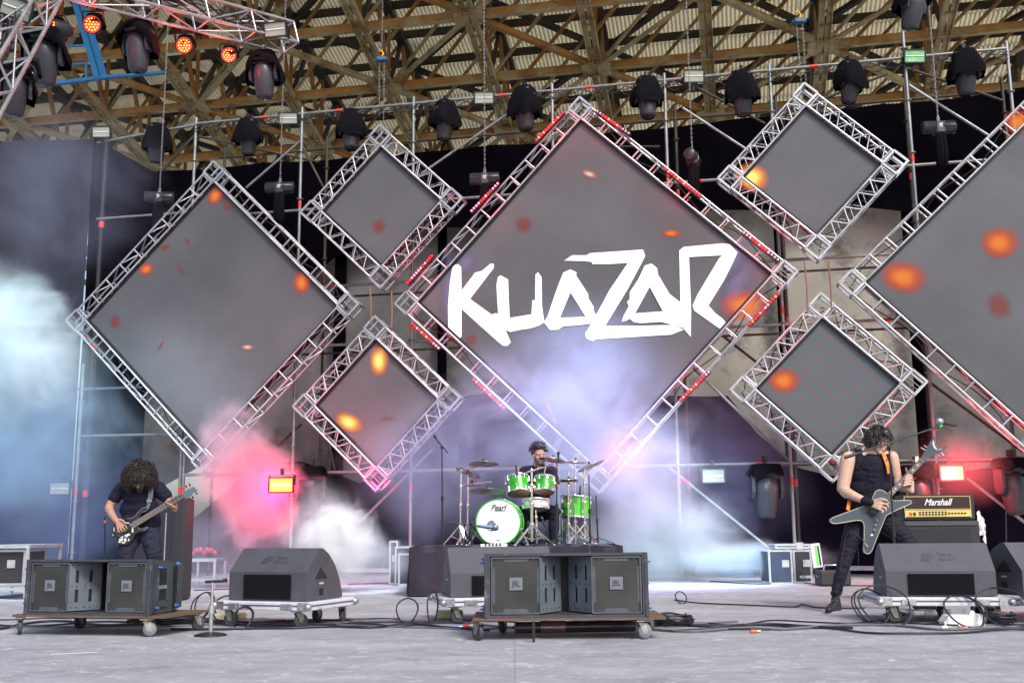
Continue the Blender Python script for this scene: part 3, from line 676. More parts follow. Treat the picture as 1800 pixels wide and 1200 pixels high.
for k,(x,y,tl,l) in enumerate(((278,222,12,'leftmost draped moving head on the top pipe, beside the corner curtain'),(437,212,8,'draped moving head over the top of the left large screen'),(618,197,-5,'draped moving head left of the top corner of the upper left small screen'),(783,181,10,'draped moving head between the upper left small screen and a flood lamp'),(922,157,5,'draped moving head with wide cover left of the centre screen top corner'),(1136,140,-8,'draped moving head with bright clamp right of the centre screen top corner'),(1303,130,5,'draped moving head left of the upper right small screen'),(1492,112,12,'draped moving head right of the upper right small screen'),(1694,92,8,'rightmost draped moving head on the top pipe'))):
    moving_head(hang(x,y),l,rz=(.5,-.3,.1,.7,-.6,.2,-.4,.45,-.2)[k],tilt=tl,seed=k*3+1,scale=(1.0,.94,1.02,.97,1.06,1.0,1.04,.96,1.02)[k])
RP_=[(245,42,14.2,'draped moving head hanging from the middle of the upper left lighting truss'),(466,95,15.6,'draped moving head at the right end of the upper left lighting truss'),(82,55,12.6,'draped moving head nearest the upper left corner, under a par can'),(30,118,11.5,'draped moving head at the left edge of the picture, lowest of its cluster'),(1602,-28,15.,'draped moving head cut off by the top edge at the right')]
for k,(x,y,Y,l) in enumerate(RP_): moving_head(P(x,y,Y),l,rz=.25*k-.4,tilt=4+3*k,seed=20+k,scale=1.02 if Y>12 else .82,group='moving head lamps hanging from the front truss',peek=.32)
for k,(x,y,l) in enumerate(((548,822,'moving head hanging low behind the red flood lamp at the left'),(1345,818,'moving head hanging low on the pipe right of the drums'),(1610,820,'moving head half hidden behind the guitarist'),(1776,808,'moving head hanging low at the right edge, beside the lit flood'))):
    r=moving_head(S(x,y,VS-.12),l,rz=math.pi*.0+.1*k,tilt=(14,6,0,-8)[k],seed=40+k,scale=1.15,group='moving head lamps on the low pipe',cover=False)
    mb=cover_mb(.20,.27,.15,seed=50+k); mb.build('rain_cover',BLKC,r,origin=None) if False else None
    me=MB(); me.v=mb.v; me.f=mb.f; me.m=mb.m; me.sm=mb.sm
    o=me.build('rain_cover',BLKC,None,origin=(0,0,0)); o.parent=r
FGL=mat('flood_glass',(.36,.40,.34),.12,0,.25,3,coat=.4); FGR=mat('green_glass',(.25,.62,.30),.12,0,.5,5,coat=.4); FLIT=mat('lit_red_flood',(.8,.2,.1),.3,emit=(1,.14,.008),es=4)
def flood(p,label,rz=0,tilt=0,glass=None,scale=1.,lit=False,up=True):
    root=thing('flood_lamp',(0,0,0),label,'flood lamp','rectangular flood lamps')
    mb=MB(); w_,h_,d_=.36,.22,.14
    mb.prism([V((-w_/2,0,-h_/2)),V((w_/2,0,-h_/2)),V((w_/2,0,h_/2)),V((-w_/2,0,h_/2))],(0,.05,0)) if False else None
    for a,b in(((-w_/2,0,-h_/2),(w_/2,0,-h_/2)),((w_/2,0,-h_/2),(w_/2,0,h_/2)),((w_/2,0,h_/2),(-w_/2,0,h_/2)),((-w_/2,0,h_/2),(-w_/2,0,-h_/2))): mb.bar(a,b,.022,.035,up=(0,1,0))
    mb.box((0,.075,0),(.34,.12,.2),bev=.03); mb.build('housing',BLKM,root)
    mb=MB(); mb.box((0,.0,0),(w_-.02,.012,h_-.02)); mb.build('glass',FLIT if lit else(glass or FGL),root)
    mb=MB(); mb.tube((-w_/2+.03,-.008,0),(w_/2-.03,-.008,0),.009); mb.build('lamp_tube',mat('tube_white',(.85,.85,.8),.3,emit=(1,.65,.15) if lit else None,es=7) if lit else mat('tube_glass',(.85,.85,.8),.2),root)
    mb=MB(); s_=1 if up else -1
    for x in(-1,1): mb.bar((x*.19,.06,0),(x*.19,.06,s_*.15),.006,.03)
    mb.bar((-.19,.06,s_*.15),(.19,.06,s_*.15),.006,.03,up=(0,1,0)); mb.box((0,.06,s_*.2),(.05,.05,.1)); mb.build('bracket',BLKM,root)
    root.location=p; root.rotation_euler=(R(tilt),0,rz); root.scale=(scale,)*3; return root
for x,y,l,g in((178,232,'small flood lamp at the left end of the top pipe',None),(507,208,'small flood lamp on the top pipe left of the upper left small screen',None),(851,172,'flood lamp on the top pipe between two draped moving heads left of centre',None),(1220,134,'flood lamp on the top pipe right of centre',None),(1608,99,'flood lamp with green glass on the top pipe at the right',FGR)):
    flood(S(x,y,VS-.12),l,tilt=12,glass=g,scale=.95,up=False)
flood(P(484,52,15.2),'flood lamp at the right end of the upper left lighting truss',rz=-.2,tilt=15,up=False)
flood(P(256,-4,14.),'flood lamp cut off by the top edge above the upper left truss',rz=-.15,tilt=15,up=False)
flood(P(28,15,11.3),'tilted flood lamp at the upper left corner of the picture',rz=.9,tilt=25,up=False)
flood(S(105,858,17.),'unlit flood lamp low at the left behind the smoke',tilt=0)
flood(S(1254,836,VS-.15),'unlit flood lamp hanging low right of the drums',tilt=0)
fl1=S(494,852,14.1); fl2=S(1673,831,VS-.35)
flood(fl1,'lit red flood lamp glowing in pink smoke at the left',lit=True,scale=.95); flood(fl2,'lit red flood lamp glowing behind the guitar amplifier',lit=True,scale=1.)
point('red_flood_light_left',fl1+V((-.05,.12,0)),900,(1,.03,.15),.2,'SPOT',P(450,880,16.4),168,.5); point('red_flood_light_right',fl2-V((0,.15,0)),110,(1,.05,.07))
PLIT=mat('lit_par_led',(.8,.2,.1),.3,emit=(1,.20,.015),es=4.); PRED=mat('red_par_ring',(.5,.02,.02),.4,emit=(1,.01,.01),es=3.5)
def par(p,label,d,lit=True,scale=1.):
    root=thing('par_can',(0,0,0),label,'par lamp','round led par cans on the left truss'); d=V(d).normalized()
    mb=MB(); mb.lathe([(0,-.28),(.07,-.27),(.12,-.18),(.135,-.02),(.135,0),(.115,0),(.11,-.03)],(0,0,0),d,20); mb.build('housing',BLKM,root)
    mb=MB(); mb.lathe([(.112,0),(0,.001)],d*-.02,d,20); mb.build('face_plate',PRED if lit else GLASS,root)
    mb=MB(); x,y,_=basis(d)
    for ring,nn in((0,1),(.045,6),(.085,12)):
        for k in range(nn): t=2*math.pi*k/nn; mb.lathe([(.014,0),(.012,.012),(0,.016)],d*-.018+x*math.cos(t)*ring+y*math.sin(t)*ring,d,8)
    mb.build('led_cluster',PLIT if lit else LOFF,root)
    mb=MB()
    for s_ in(-1,1): mb.bar(V((s_*.15,0,0))-d*.12,V((s_*.15,.0,.2)),.03,.008)
    mb.bar((-.15,0,.2),(.15,0,.2),.03,.01); mb.tube((0,0,.2),(0,0,.3),.02); mb.build('yoke',BLKM,root)
    mb=MB(); 
    for q in(0,1): pass
    cv=cover_mb(.12,.16,.16,seed=p[0]); o=MB(); o.v=[(a,b+.12,c+.17) for a,b,c in cv.v]; o.f=cv.f; o.m=cv.m; o.sm=cv.sm; o=o.build('rain_cover',BLKC,None,origin=(0,0,0)); o.parent=root
    root.location=p; root.scale=(scale,)*3
    if lit: point('par_light',V(p)+d*.12,9,(1,.04,.03),.1)
par(P(161,43,13.6),'lit red par can left of the draped moving head',(.1,-1,-.35),scale=.95)
par(P(323,80,14.6),'brightest red par can in the middle of the upper left truss',(0,-1,-.35),scale=.95)
par(P(402,97,15.2),'lit red par can turned aside at the right of the upper left truss',(.25,-1,-.3),scale=.9)
par(P(93,50,12.8),'par can seen side on at the upper left, with a pink edge',(-.9,-.6,-.1),scale=.9)
par(P(45,128,12.),'unlit par can low in the cluster at the left edge',(.1,-1,-.2),lit=False,scale=.9)
# upper left lighting trusses
def lighting_truss(a,b,label,w_=.34,dn=V((0,1,0))):
    root=thing('lighting_truss',(a+b)/2,label,'truss','front lighting trusses'); d=(b-a).normalized(); dn=(dn-d*dn.dot(d)).normalized(); ds=d.cross(dn)
    mb=MB(); h=w_/2; L=(b-a).length
    cs=[dn*h*p+ds*h*q for p,q in((-1,-1),(-1,1),(1,1),(1,-1))]
    for k in cs: mb.tube(a+k,b+k,.024,n=8)
    mb.build('main_tubes',ALU,root); mb=MB(); n=max(2,int(L/.8)); st=L/n
    for f in range(4):
        p,q=cs[f],cs[(f+1)%4]
        for k in range(n):
            A=a+d*st*k; mb.tube(A+p,A+q,.017,n=6); mb.tube(A+(p if k%2 else q),A+d*st+(q if k%2 else p),.012,n=6)
        mb.tube(b+p,b+q,.02,n=6)
    mb.build('lacing',ALU,root)
    mb=MB()
    for k in range(5):
        pts=[a+d*(L*t/14)+V((0,.1*math.sin(t*1.3+k),.12*math.sin(t*1.7+k*2)+.1)) for t in range(15)]; mb.path(pts,.012,5)
    mb.build('cable_loom',RUBB,root)
ta,tb=P(60,-52,12.6),P(508,66,15.9)
lighting_truss(ta,tb,'silver lighting truss crossing the upper left with red par cans',.36)
lighting_truss(P(-60,205,9.8),P(95,-60,12.8),'silver lighting truss running steeply up the upper left edge',.36)
# blue painted steel frame at the upper left
mb=MB(); BB=mat('blue_steel',(.02,.22,.50),.5,0,.2,4)
def rp(px,py,Y=22): return P(px,py,Y)
bf=thing('blue_steel_frame',rp(130,130),'bright blue painted steel frame under the roof at the left','steel frame')
mb=MB(); mb.bar(rp(122,-30),rp(172,138),.13,.12); mb.bar(rp(134,-30),rp(184,138),.02,.14); mb.build('post',BB,bf)
for y0,y1 in((84,80),(118,112)): mb=MB(); mb.bar(rp(66,y0),rp(152,y1),.05,.04); mb.build('rung',BB,bf)
mb=MB(); mb.bar(rp(58,152),rp(188,136),.10,.07); mb.bar(rp(188,136),rp(290,128),.10,.05); mb.build('beam',BB,bf); mb=MB(); mb.bar(rp(152,112),rp(152,138),.05,.05); mb.build('stub',BB,bf)
# ---------------- speakers, wedges and their dollies ----------------
CAB=mat('speaker_paint',(.045,.047,.058),.55,0,.35,4,.25,120,stain_or_shade=(.16,.16,.17),sscale=9,samt=.12)
CABS=mat('speaker_side_paint',(.045,.06,.062),.6,0,.3,3,.25,90,stain_or_shade=(.17,.17,.16),sscale=7,samt=.18)
FLAP=mat('grey_waveguide_paint',(.13,.155,.178),.5,.1,.25,4,.15,60,stain_or_shade=(.08,.09,.1),sscale=6,samt=.2)
EDGE=mat('worn_edge',(.25,.24,.24),.5,.3,.6,30)
BLUEK=mat('blue_pin',(.02,.13,.42),.3,.3); WOOD=mat('plywood_board',(.12,.085,.055),.7,0,.3,3,.2,40,stain_or_shade=(.30,.04,.05),sscale=1.6,samt=.3,stretch=(1,8,8))
CASTM=mat('castor_steel',(.30,.29,.26),.45,.7,.4,20,stain_or_shade=(.13,.07,.03),sscale=8,samt=.3); TYRE=mat('castor_tyre',(.045,.05,.055),.6,0,.3,15); HUBM=mat('castor_hub',(.35,.33,.30),.5,.2,.3,20)
def grille(name,holes=220.,c0=(.042,.042,.040),c1=(.012,.012,.012)):
    if name in MATS: return MATS[name]
    m=bpy.data.materials.new(name); MATS[name]=m; m.use_nodes=True; n=m.node_tree.nodes; l=m.node_tree.links; b=n['Principled BSDF']
    tc=n.new('ShaderNodeTexCoord'); vo=n.new('ShaderNodeTexVoronoi'); vo.inputs['Scale'].default_value=holes; vo.inputs['Randomness'].default_value=.0; l.new(tc.outputs['Object'],vo.inputs['Vector'])
    r=n.new('ShaderNodeValToRGB'); r.color_ramp.elements[0].position=.28; r.color_ramp.elements[0].color=list(c1)+[1]; r.color_ramp.elements[1].position=.42; r.color_ramp.elements[1].color=list(c0)+[1]
    l.new(vo.outputs['Distance'],r.inputs[0])
    t=n.new('ShaderNodeTexNoise'); t.inputs['Scale'].default_value=3; t.inputs['Detail'].default_value=6; l.new(tc.outputs['Object'],t.inputs['Vector'])
    mr=n.new('ShaderNodeMapRange'); mr.inputs[1].default_value=.3; mr.inputs[2].default_value=.7; mr.inputs[3].default_value=.65; mr.inputs[4].default_value=1.25; l.new(t.outputs[0],mr.inputs[0])
    mx=n.new('ShaderNodeMix'); mx.data_type='RGBA'; mx.blend_type='MULTIPLY'; mx.inputs[0].default_value=1; l.new(r.outputs[0],mx.inputs[6]); l.new(mr.outputs[0],mx.inputs[7])
    l.new(mx.outputs[2],b.inputs['Base Color']); b.inputs['Roughness'].default_value=.6; b.inputs['Metallic'].default_value=.2
    return m
GRL=grille('steel_grille'); GRB=grille('fabric_grille',160,(.03,.028,.03),(.008,.008,.01))
def castor(mb0,parent,c,ang=0,r=.055,plate=.11,h=.13,white=False,wrap=False):
    """c: point under the board; wheel stands on the floor"""
    root=parent; d=V((math.cos(ang),math.sin(ang),0)); s_=V((-d.y,d.x,0)); w_=V((c[0],c[1],r))+d*.025; top=c[2]
    mb=MB(); mb.box(V((c[0],c[1],top-.004)),(plate,plate*.8,.008),Matrix.Rotation(ang,3,'Z')); mb.lathe([(.032,0),(.03,-.018),(.02,-.02)],(c[0],c[1],top-.004),UP,10)
    for k in(-1,1): mb.prism([V((c[0],c[1],top-.02))+s_*k*.024+d*q+UP*z for q,z in((-.03,0),(.035,0),(.045,-(top-.02-r)-.015),(.01,-(top-.02-r)-.015))],s_*k*.005)
    mb.tube(w_-s_*.034,w_+s_*.034,.008); a=mb.build('castor',CASTM,root)
    mb=MB(); mb.lathe([(r*.62,-.016),(r*.9,-.018),(r,-.010),(r,.010),(r*.9,.018),(r*.62,.016)],w_,s_,20); mb.build('tyre',TYRE,a)
    mb=MB(); mb.lathe([(0,-.014),(r*.2,-.02),(r*.25,-.012),(r*.55,-.008),(r*.64,-.015),(r*.64,.015),(r*.55,.008),(r*.25,.012),(r*.2,.02),(0,.014)],w_,s_,16); mb.build('rim',mat('white_hub',(.6,.6,.58),.4) if white else HUBM,a)
    if wrap:
        mb=MB(); mb.ball(w_+UP*.002,(r*1.06,r*.8,r*1.03),14); mb.build('plastic_wrap',WRAP,a)
WRAP=bpy.data.materials.new('clear_plastic_wrap'); WRAP.use_nodes=True
_n=WRAP.node_tree.nodes; _l=WRAP.node_tree.links; _b=_n['Principled BSDF']; _b.inputs['Base Color'].default_value=(.7,.72,.75,1); _b.inputs['Roughness'].default_value=.18; _b.inputs['Alpha'].default_value=.28
_t=_n.new('ShaderNodeTexNoise'); _t.inputs['Scale'].default_value=40; _p=_n.new('ShaderNodeBump'); _p.inputs['Strength'].default_value=1; _l.new(_t.outputs[0],_p.inputs['Height']); _l.new(_p.outputs[0],_b.inputs['Normal'])
def line_array(c,rz,label,dlabel,zb=.165,scale=1.):
    """line array cabinet: local x right, y depth away from camera, z up. origin bottom front centre"""
    root=thing('line_array_speaker',(0,0,0),label,'loudspeaker','line array speakers laid on dollies')
    W,H,D=1.213,.485,.72; tp=.055
    mb=MB(); t=.022
    # shell: open fronted trapezoid box
    f=[V((x,0,z)) for x,z in((-W/2,0),(W/2,0),(W/2,H),(-W/2,H))]; b=[V((x*.99,D*.62,z)) for x,z in((-W/2,0.012),(W/2,0.012),(W/2,H-tp*.7),(-W/2,H-tp*.7))]; r_=[V((x*.86,D,z)) for x,z in((-W/2,.03),(W/2,.03),(W/2,H-tp*1.25),(-W/2,H-tp*1.25))]
    fi=[V((x*(1-2*t/W),0,z)) for x,z in((-W/2,t),(W/2,t),(W/2,H-t),(-W/2,H-t))]; bi=[p+V((0,.4,0)) for p in fi]
    mb.add(f+fi+bi,[(0,1,5,4),(1,2,6,5),(2,3,7,6),(3,0,4,7),(4,5,9,8),(5,6,10,9),(6,7,11,10),(7,4,8,11)],1)
    mb.add(bi,[(0,1,2,3)],1)
    mb.add(f+b+r_,[(0,4,5,1),(3,2,6,7),(4,8,9,5),(7,6,10,11)],0); mb.add(f+b+r_,[(1,5,6,2),(0,3,7,4),(5,9,10,6),(4,7,11,8),(8,11,10,9)],2)
    mb.build('cabinet',[CAB,CAB,CABS],root)
    def quad(mb,x0,x1,z0,z1,y,th=.008,mi=0): mb.box(((x0+x1)/2,y,(z0+z1)/2),(x1-x0,th,z1-z0),mi=mi)
    gx0,gx1,gz0,gz1=-W/2+.03,-.195,.032,H-.032
    for sx in(-1,1):
        g=MB(); a,b2=(gx0,gx1) if sx<0 else(-gx1,-gx0); quad(g,a,b2,gz0,gz1,.025,.01); o=g.build('grille',GRL,root)
        fr=MB(); cx=(a+b2)/2; cz=(gz0+gz1)/2
        for s2 in(-1,1):
            z_=gz0+.012 if s2<0 else gz1-.012
            fr.prism([V((cx+q*.5*sx*1.,.016,z_+w_*s2*-1)) for q,w_ in((-.22,-.012),(.22,-.012),(.17,.022),(-.17,.022))][::1],(0,.006,0))
            x_=a+.012 if s2<0 else b2-.012
            fr.prism([V((x_+w_*-s2,.016,cz+q)) for q,w_ in((-.15,-.012),(.15,-.012),(.13,.018),(-.13,.018))],(0,.006,0))
        fr.box((a+.004,.015,cz),(.012,.02,gz1-gz0)); fr.box((b2-.004,.015,cz),(.012,.02,gz1-gz0)); fr.box((cx,.0155,gz0+.002),(b2-a-.02,.018,.012)); fr.box((cx,.0155,gz1-.002),(b2-a-.02,.018,.012))
        sc_=fr
        for q in(-.17,.17): 
            for z_ in(gz0+.017,gz1-.017): sc_.lathe([(.007,0),(.005,-.004),(0,-.005)],(cx+q*.8,.014,z_),(0,1,0),8)
        for z_ in(cz-.12,cz+.12):
            for x_ in(a+.014,b2-.014): sc_.lathe([(.007,0),(.005,-.004),(0,-.005)],(x_,.014,z_),(0,1,0),8)
        fr.build('grille_frame',mat('frame_paint',(.075,.082,.10),.5,0,.3,8),root)
        bd=MB(); quad(bd,cx-.05,cx+.05,cz-.035,cz+.06,.014,.006); bo=bd.build('badge',mat('badge_grey',(.17,.185,.215),.45),root)
        text('lettering','JBL',.062,BLKM,bo,(cx,.0095,cz+.01),Matrix.Rotation(R(90),3,'X'),ext=.0008,bold=.0,sx=.8)
        # horn flap: angled plate with four slots
        x_o=-.195*-sx if sx>0 else -.195; x_i=.03*sx; p0=V((x_o,.012,gz0)); p1=V((x_i,.26,gz0))
        dd=(p1-p0); L=dd.length; dd.normalize(); nn=V((-dd.y*sx,dd.x*sx,0)) if False else V((dd.y,-dd.x,0))*(1 if dd.x>0 else -1)
        if nn.y>0: nn=-nn
        fl=MB()
        Hh=gz1-gz0
        # slotted plate assembled around its slots
        xs=[0,.14,.21,.47,.54,1.]; xs=[0,.20,.30,.62,.72,1.] 
        for i in range(5):
            u0,u1=xs[i]*L,xs[i+1]*L
            zz=[(0,Hh)] if i in(0,2,4) else [(0,.075),(.185,.245),(.355,Hh)]
            for za,zb_ in zz: fl.prism([p0+dd*u0+UP*za,p0+dd*u1+UP*za,p0+dd*u1+UP*zb_,p0+dd*u0+UP*zb_],-nn*.006)
        st=fl
        for u_ in(.1,.25,.5,.67,.9):
            for z_ in(.03,.215,.40):
                if (u_ in(.25,.67)) and z_==.215: pass
                st.lathe([(.007,0),(.006,.004),(0,.005)],p0+dd*u_*L+UP*z_,nn,8,mi=1)
        fo=fl.build('waveguide_flap',[FLAP,mat('bolt_dark',(.04,.05,.06),.4,.3)],root)
        bk=MB(); bk.prism([p0+V((0,.03,0))+dd*.02,p1+V((0,.03,0)),p1+V((0,.03,Hh)),p0+V((0,.03,Hh))+dd*.02],-nn*.004); bk.build('slot_backing',BLKM,fo)
        # side: rail, handle recess, blue pins
        X=sx*(W/2); sd=MB(); sd.box((X+sx*.008,.02,H/2),(.03,.055,H*1.0),bev=.004); sd.box((X+sx*.006,.10,H*.49),(.012,.05,H*.9))
        for z_ in(.1,.25,.40): sd.tube((X+sx*.02,-.012,z_),(X+sx*.02,.01,z_),.008)
        sd.build('corner_rail',[CAB],root)
        hd=MB(); Xs=sx*(W/2+.004)
        for a_,b_ in((.15,.16),(.30,.31)): pass
        hd.box((Xs,.225,.41),(.01,.17,.03)); hd.box((Xs,.225,.09),(.01,.17,.06)); hd.box((Xs,.15,.25),(.01,.03,.30)); hd.box((Xs,.30,.25),(.01,.03,.30)); hd.build('handle_frame',CABS,root)
        hk=MB(); hk.box((Xs,.225,.255),(.004,.12,.27)); ho=hk.build('handle_recess',MATS['black_metal'],root); hb=MB(); hb.box((Xs+sx*.004,.225,.235),(.014,.12,.03)); hb.build('grip_bar',mat('bare_steel',(.5,.5,.48),.35,.7,.3,10),ho)
        rl=MB(); rl.bar((Xs+sx*.008,.43,.04),(Xs+sx*.008,.43,.41),.03,.02,up=(1,0,0)); rl.build('rigging_bar',BLKM,root)
        for y_,z_,r_ in((.43,.43,.022),(.43,.06,.022),(.12,.41,.014),(.10,.06,.014)):
            pn=MB(); q=V((Xs+sx*.02,y_,z_)); pn.lathe([(r_,0),(r_*1.05,.008),(r_*.7,.016),(0,.02)],q,(sx,0,0),12); pn.lathe([(.006,0),(.006,.035),(0,.036)],q,(sx,0,0),8); pn.build('rigging_pin',BLUEK,root)
    root.location=(c[0],c[1],zb); root.rotation_euler=(0,0,rz); root.scale=(scale,)*3
    # dolly
    dl=thing('speaker_dolly',(0,0,0),dlabel,'dolly','wooden speaker dollies')
    bd=MB(); bd.box((0.02,.38,zb-.010),(1.46,.76,.018)); bd.build('board',WOOD,dl)
    for x_,y_,a_,wr in((-.66,.05,2.2,False),(.56,.04,.4,True),(-.5,.66,1.2,False),(.68,.66,.9,False)): castor(None,dl,(x_,y_,zb-.024),a_,.06,wrap=wr)
    dl.location=(c[0],c[1],0); dl.rotation_euler=(0,0,rz); dl.scale=(.5+.5*scale,.9,1); return root
cL=P(213,1078,8.75); cM=P(995,1080,8.27)
line_array((cL.x-.30,8.78,0),R(-13),scale=.91,label='large grey line array speaker at the left, turned to show its side with blue pins',dlabel='wooden dolly with worn red edge under the left line array speaker')
line_array((cM.x+.0,8.15,0),R(0),scale=.98,label='large grey line array speaker facing the camera in front of the drum riser',dlabel='wooden dolly under the centre line array speaker, cables below')
# stage monitor wedges on flight case lids
WEDG=mat('wedge_paint',(.068,.07,.084),.55,0,.15,5,.35,220); LIDW=mat('flight_lid_white',(.66,.67,.69),.45,.1,.2,5,.05,40,stain_or_shade=(.28,.28,.29),sscale=5,samt=.2); LIDB=mat('lid_seam',(.10,.09,.2),.4)
def wedge(x,y,rz,label,dlabel,W=.86,scale=1.,zb=.225,fh=.205,th=.43,logo=True):
    root=thing('monitor_wedge',(0,0,0),label,'stage monitor','stage monitor wedges')
    prof=[(0,0),(0,fh),(.20,th),(.25,th),(.36,th*.875),(.47,th*.65),(.55,th*.36),(.60,.03),(.60,0)]
    n=len(prof); vs=[V((-W/2,y_,z_)) for y_,z_ in prof]+[V((W/2,y_,z_)) for y_,z_ in prof]
    mb=MB(); mb.add(vs,[list(range(n)),list(range(2*n-1,n-1,-1))]+[(j,i,n+i,n+j) for i,j in((i,(i+1)%n) for i in range(n))],0)
    mb.build('cabinet',WEDG,root)
    g=MB(); g.box((0,-.004,fh/2-.005),(W*.60,.014,fh-.035)); go=g.build('vent_grille',mat('vent_black',(.004,.003,.005),.8,0,.4,60,spec=.1),root)
    rb=MB(); 
    for k in range(44): x_=-W*.295+W*.59*k/43; rb.box((x_,-.013,fh/2-.005),(.004,.006,fh-.04))
    rb.build('vent_ribs',mat('rib_black',(.014,.012,.015),.6,spec=.2),go)
    ln=MB(); q=V((0,.20,.195)).normalized(); 
    c=V((0,.1,(fh+th)/2)); nn=V((0,-(th-fh),.20)).normalized(); d=V((0,.20,th-fh)).normalized()
    if logo:
        for k in range(6): ln.bar(c+V((-.13+.012*k,0,0))-d*.045+nn*.0015,c+V((-.10+.012*k,0,0))+d*.045+nn*.0015,.009,.003,up=nn)
        ln.box(c+V((-.05,0,0))+d*.01+nn*.001,(.05,.05,.002),Matrix((V((1,0,0)),d,nn)).transposed())
        lo=ln.build('maker_mark',mat('mark_dark',(.05,.05,.058),.5),root); text('lettering','Meyer\nSound',.05,MATS['mark_dark'],lo,c+V((.075,0,0))+nn*.002,Matrix((V((1,0,0)),d,nn)).transposed(),shear=.2,ext=.0006)
    for sx in(-1,1):
        X=sx*(W/2+.001); t=MB(); t.prism([V((X,y_,z_)) for y_,z_ in((.13,.185),(.33,.185),(.22,.29))],(sx*.002,0,0)); t.build('handle_hole',MATS['black_metal'],root)
        t=MB(); t.box((X,.235,.07),(.004,.06,.06)); t.build('jack_plate',MATS['black_metal'],root)
        t=MB(); t.box((X,.235,.145),(.003,.07,.014)); t.build('name_strip',mat('pale_print',(.55,.56,.6),.5),root)
    root.location=(x,y,zb); root.rotation_euler=(0,0,rz); root.scale=(scale,)*3
    dl=thing('wedge_dolly',(0,0,0),dlabel,'dolly','white flight case lid dollies under the wedges')
    W2=(W+.16)*scale; D2=.80*scale; cy=.30*scale; b=MB(); z0=zb-.075
    b.box((0,cy,z0+.035),(W2,D2,.07),bev=.006); b.build('lid',LIDW,dl)
    b=MB(); b.box((0,cy,z0+.04),(W2+.006,D2+.006,.012)); b.build('seam',LIDB,dl)
    for sx in(-1,1):
        for sy in(-1,1): b=MB(); b.ball((sx*W2/2,cy+sy*D2/2,z0+.035),(.035,.035,.032),10); b.box((sx*(W2/2-.05),cy+sy*(D2/2+.003),z0+.035),(.10,.01,.066)); b.build('ball_corner',CASTM if False else mat('zinc',(.5,.5,.52),.35,.8,.3,30),dl)
    for sx in(-.28,.28): b=MB(); b.box((sx*W2,cy-D2/2-.004,z0+.03),(.12,.014,.05),bev=.004); b.box((sx*W2,cy-D2/2-.012,z0+.03),(.05,.01,.03)); b.build('latch',MATS['zinc'],dl)
    for sx,sy,a_ in((-.40,-.40,.3),(.36,-.42,1.0),(.12,.40,1.5),(.42,.38,1.9)): castor(None,dl,(sx*W2,cy+sy*D2,z0-.001),a_,.062,white=True)
    dl.location=(x,y,0); dl.rotation_euler=(0,0,rz); return root
def xy(px,py,Y): p=P(px,py,Y); return p.x
wedge(xy(478,1050,9.55)-.02,9.45,R(-22),'grey monitor wedge at the left, its slanted top marked with a faint emblem','white lid dolly with castors under the left wedge',W=.83,scale=.97,fh=.25,th=.455)
wedge(xy(885,1050,10.1),9.75,R(12),'grey monitor wedge half hidden behind the centre line array speaker','white lid dolly half hidden behind the centre line array speaker',W=.95,scale=1.0)
wedge(xy(1648,1050,9.35),9.25,R(-8),'widest grey monitor wedge in front of the guitarist','white lid dolly with plastic wrap rolls under the guitarist wedge',W=.88,scale=1.02)
wedge(xy(1862,1050,9.6),9.35,R(12),'grey monitor wedge cut off by the right edge','white lid dolly cut off by the right edge, yellow tape on it',W=.95,scale=1.02)
# ---------------- drum riser ----------------
RY0,RY1=13.35,15.75; RZT=.585; rx0,rx1=P(724,961,RY0).x,P(1092,961,RY0).x
rs=thing('drum_riser',((rx0+rx1)/2,14.5,0),'black draped drum riser platform','platform')
mb=MB(); mb.box(((rx0+rx1)/2,(RY0+RY1)/2,RZT-.03),(rx1-rx0-.02,RY1-RY0,.06)); mb.build('deck',mat('riser_deck',(.03,.03,.035),.7,0,.3,4),rs)
def drape(a,b,label=None):
    mb=MB(); n=int((b-a).length/.035); m=10; vs=[]; d=(b-a).normalized(); nn=V((d.y,-d.x,0))
    for i in range(n+1):
        t=i/n*(b-a).length
        for k in range(m+1):
            h=k/m; o=(.03*math.sin(t*7.5+math.sin(t*2.1)*2)+.05*noise.noise(V((t*1.3,h*1.5,2.))))*h+.012*noise.noise(V((t*6,h*5,0)))
            vs.append(a+d*t+V((0,0,-RZT*h*.995+.01))+nn*(o+.03*h))
    mb.add(vs,[(i*(m+1)+k,(i+1)*(m+1)+k,(i+1)*(m+1)+k+1,i*(m+1)+k+1) for i in range(n) for k in range(m)],0,True); return mb
RC=mat('riser_drape',(.035,.028,.042),.9,0,.3,3,.3,30,spec=.2)
drape(V((rx0-.03,RY0,RZT)),V((rx1-.4,RY0,RZT))).build('front_drape',RC,rs); drape(V((rx1-.38,RY0,RZT)),V((rx1+.02,RY0,RZT))).build('corner_drape',RC,rs)
drape(V((rx0-.03,RY1,RZT)),V((rx0-.03,RY0,RZT))).build('side_drape',RC,rs); drape(V((rx1+.02,RY0,RZT)),V((rx1+.02,RY1,RZT))).build('side_drape',RC,rs)
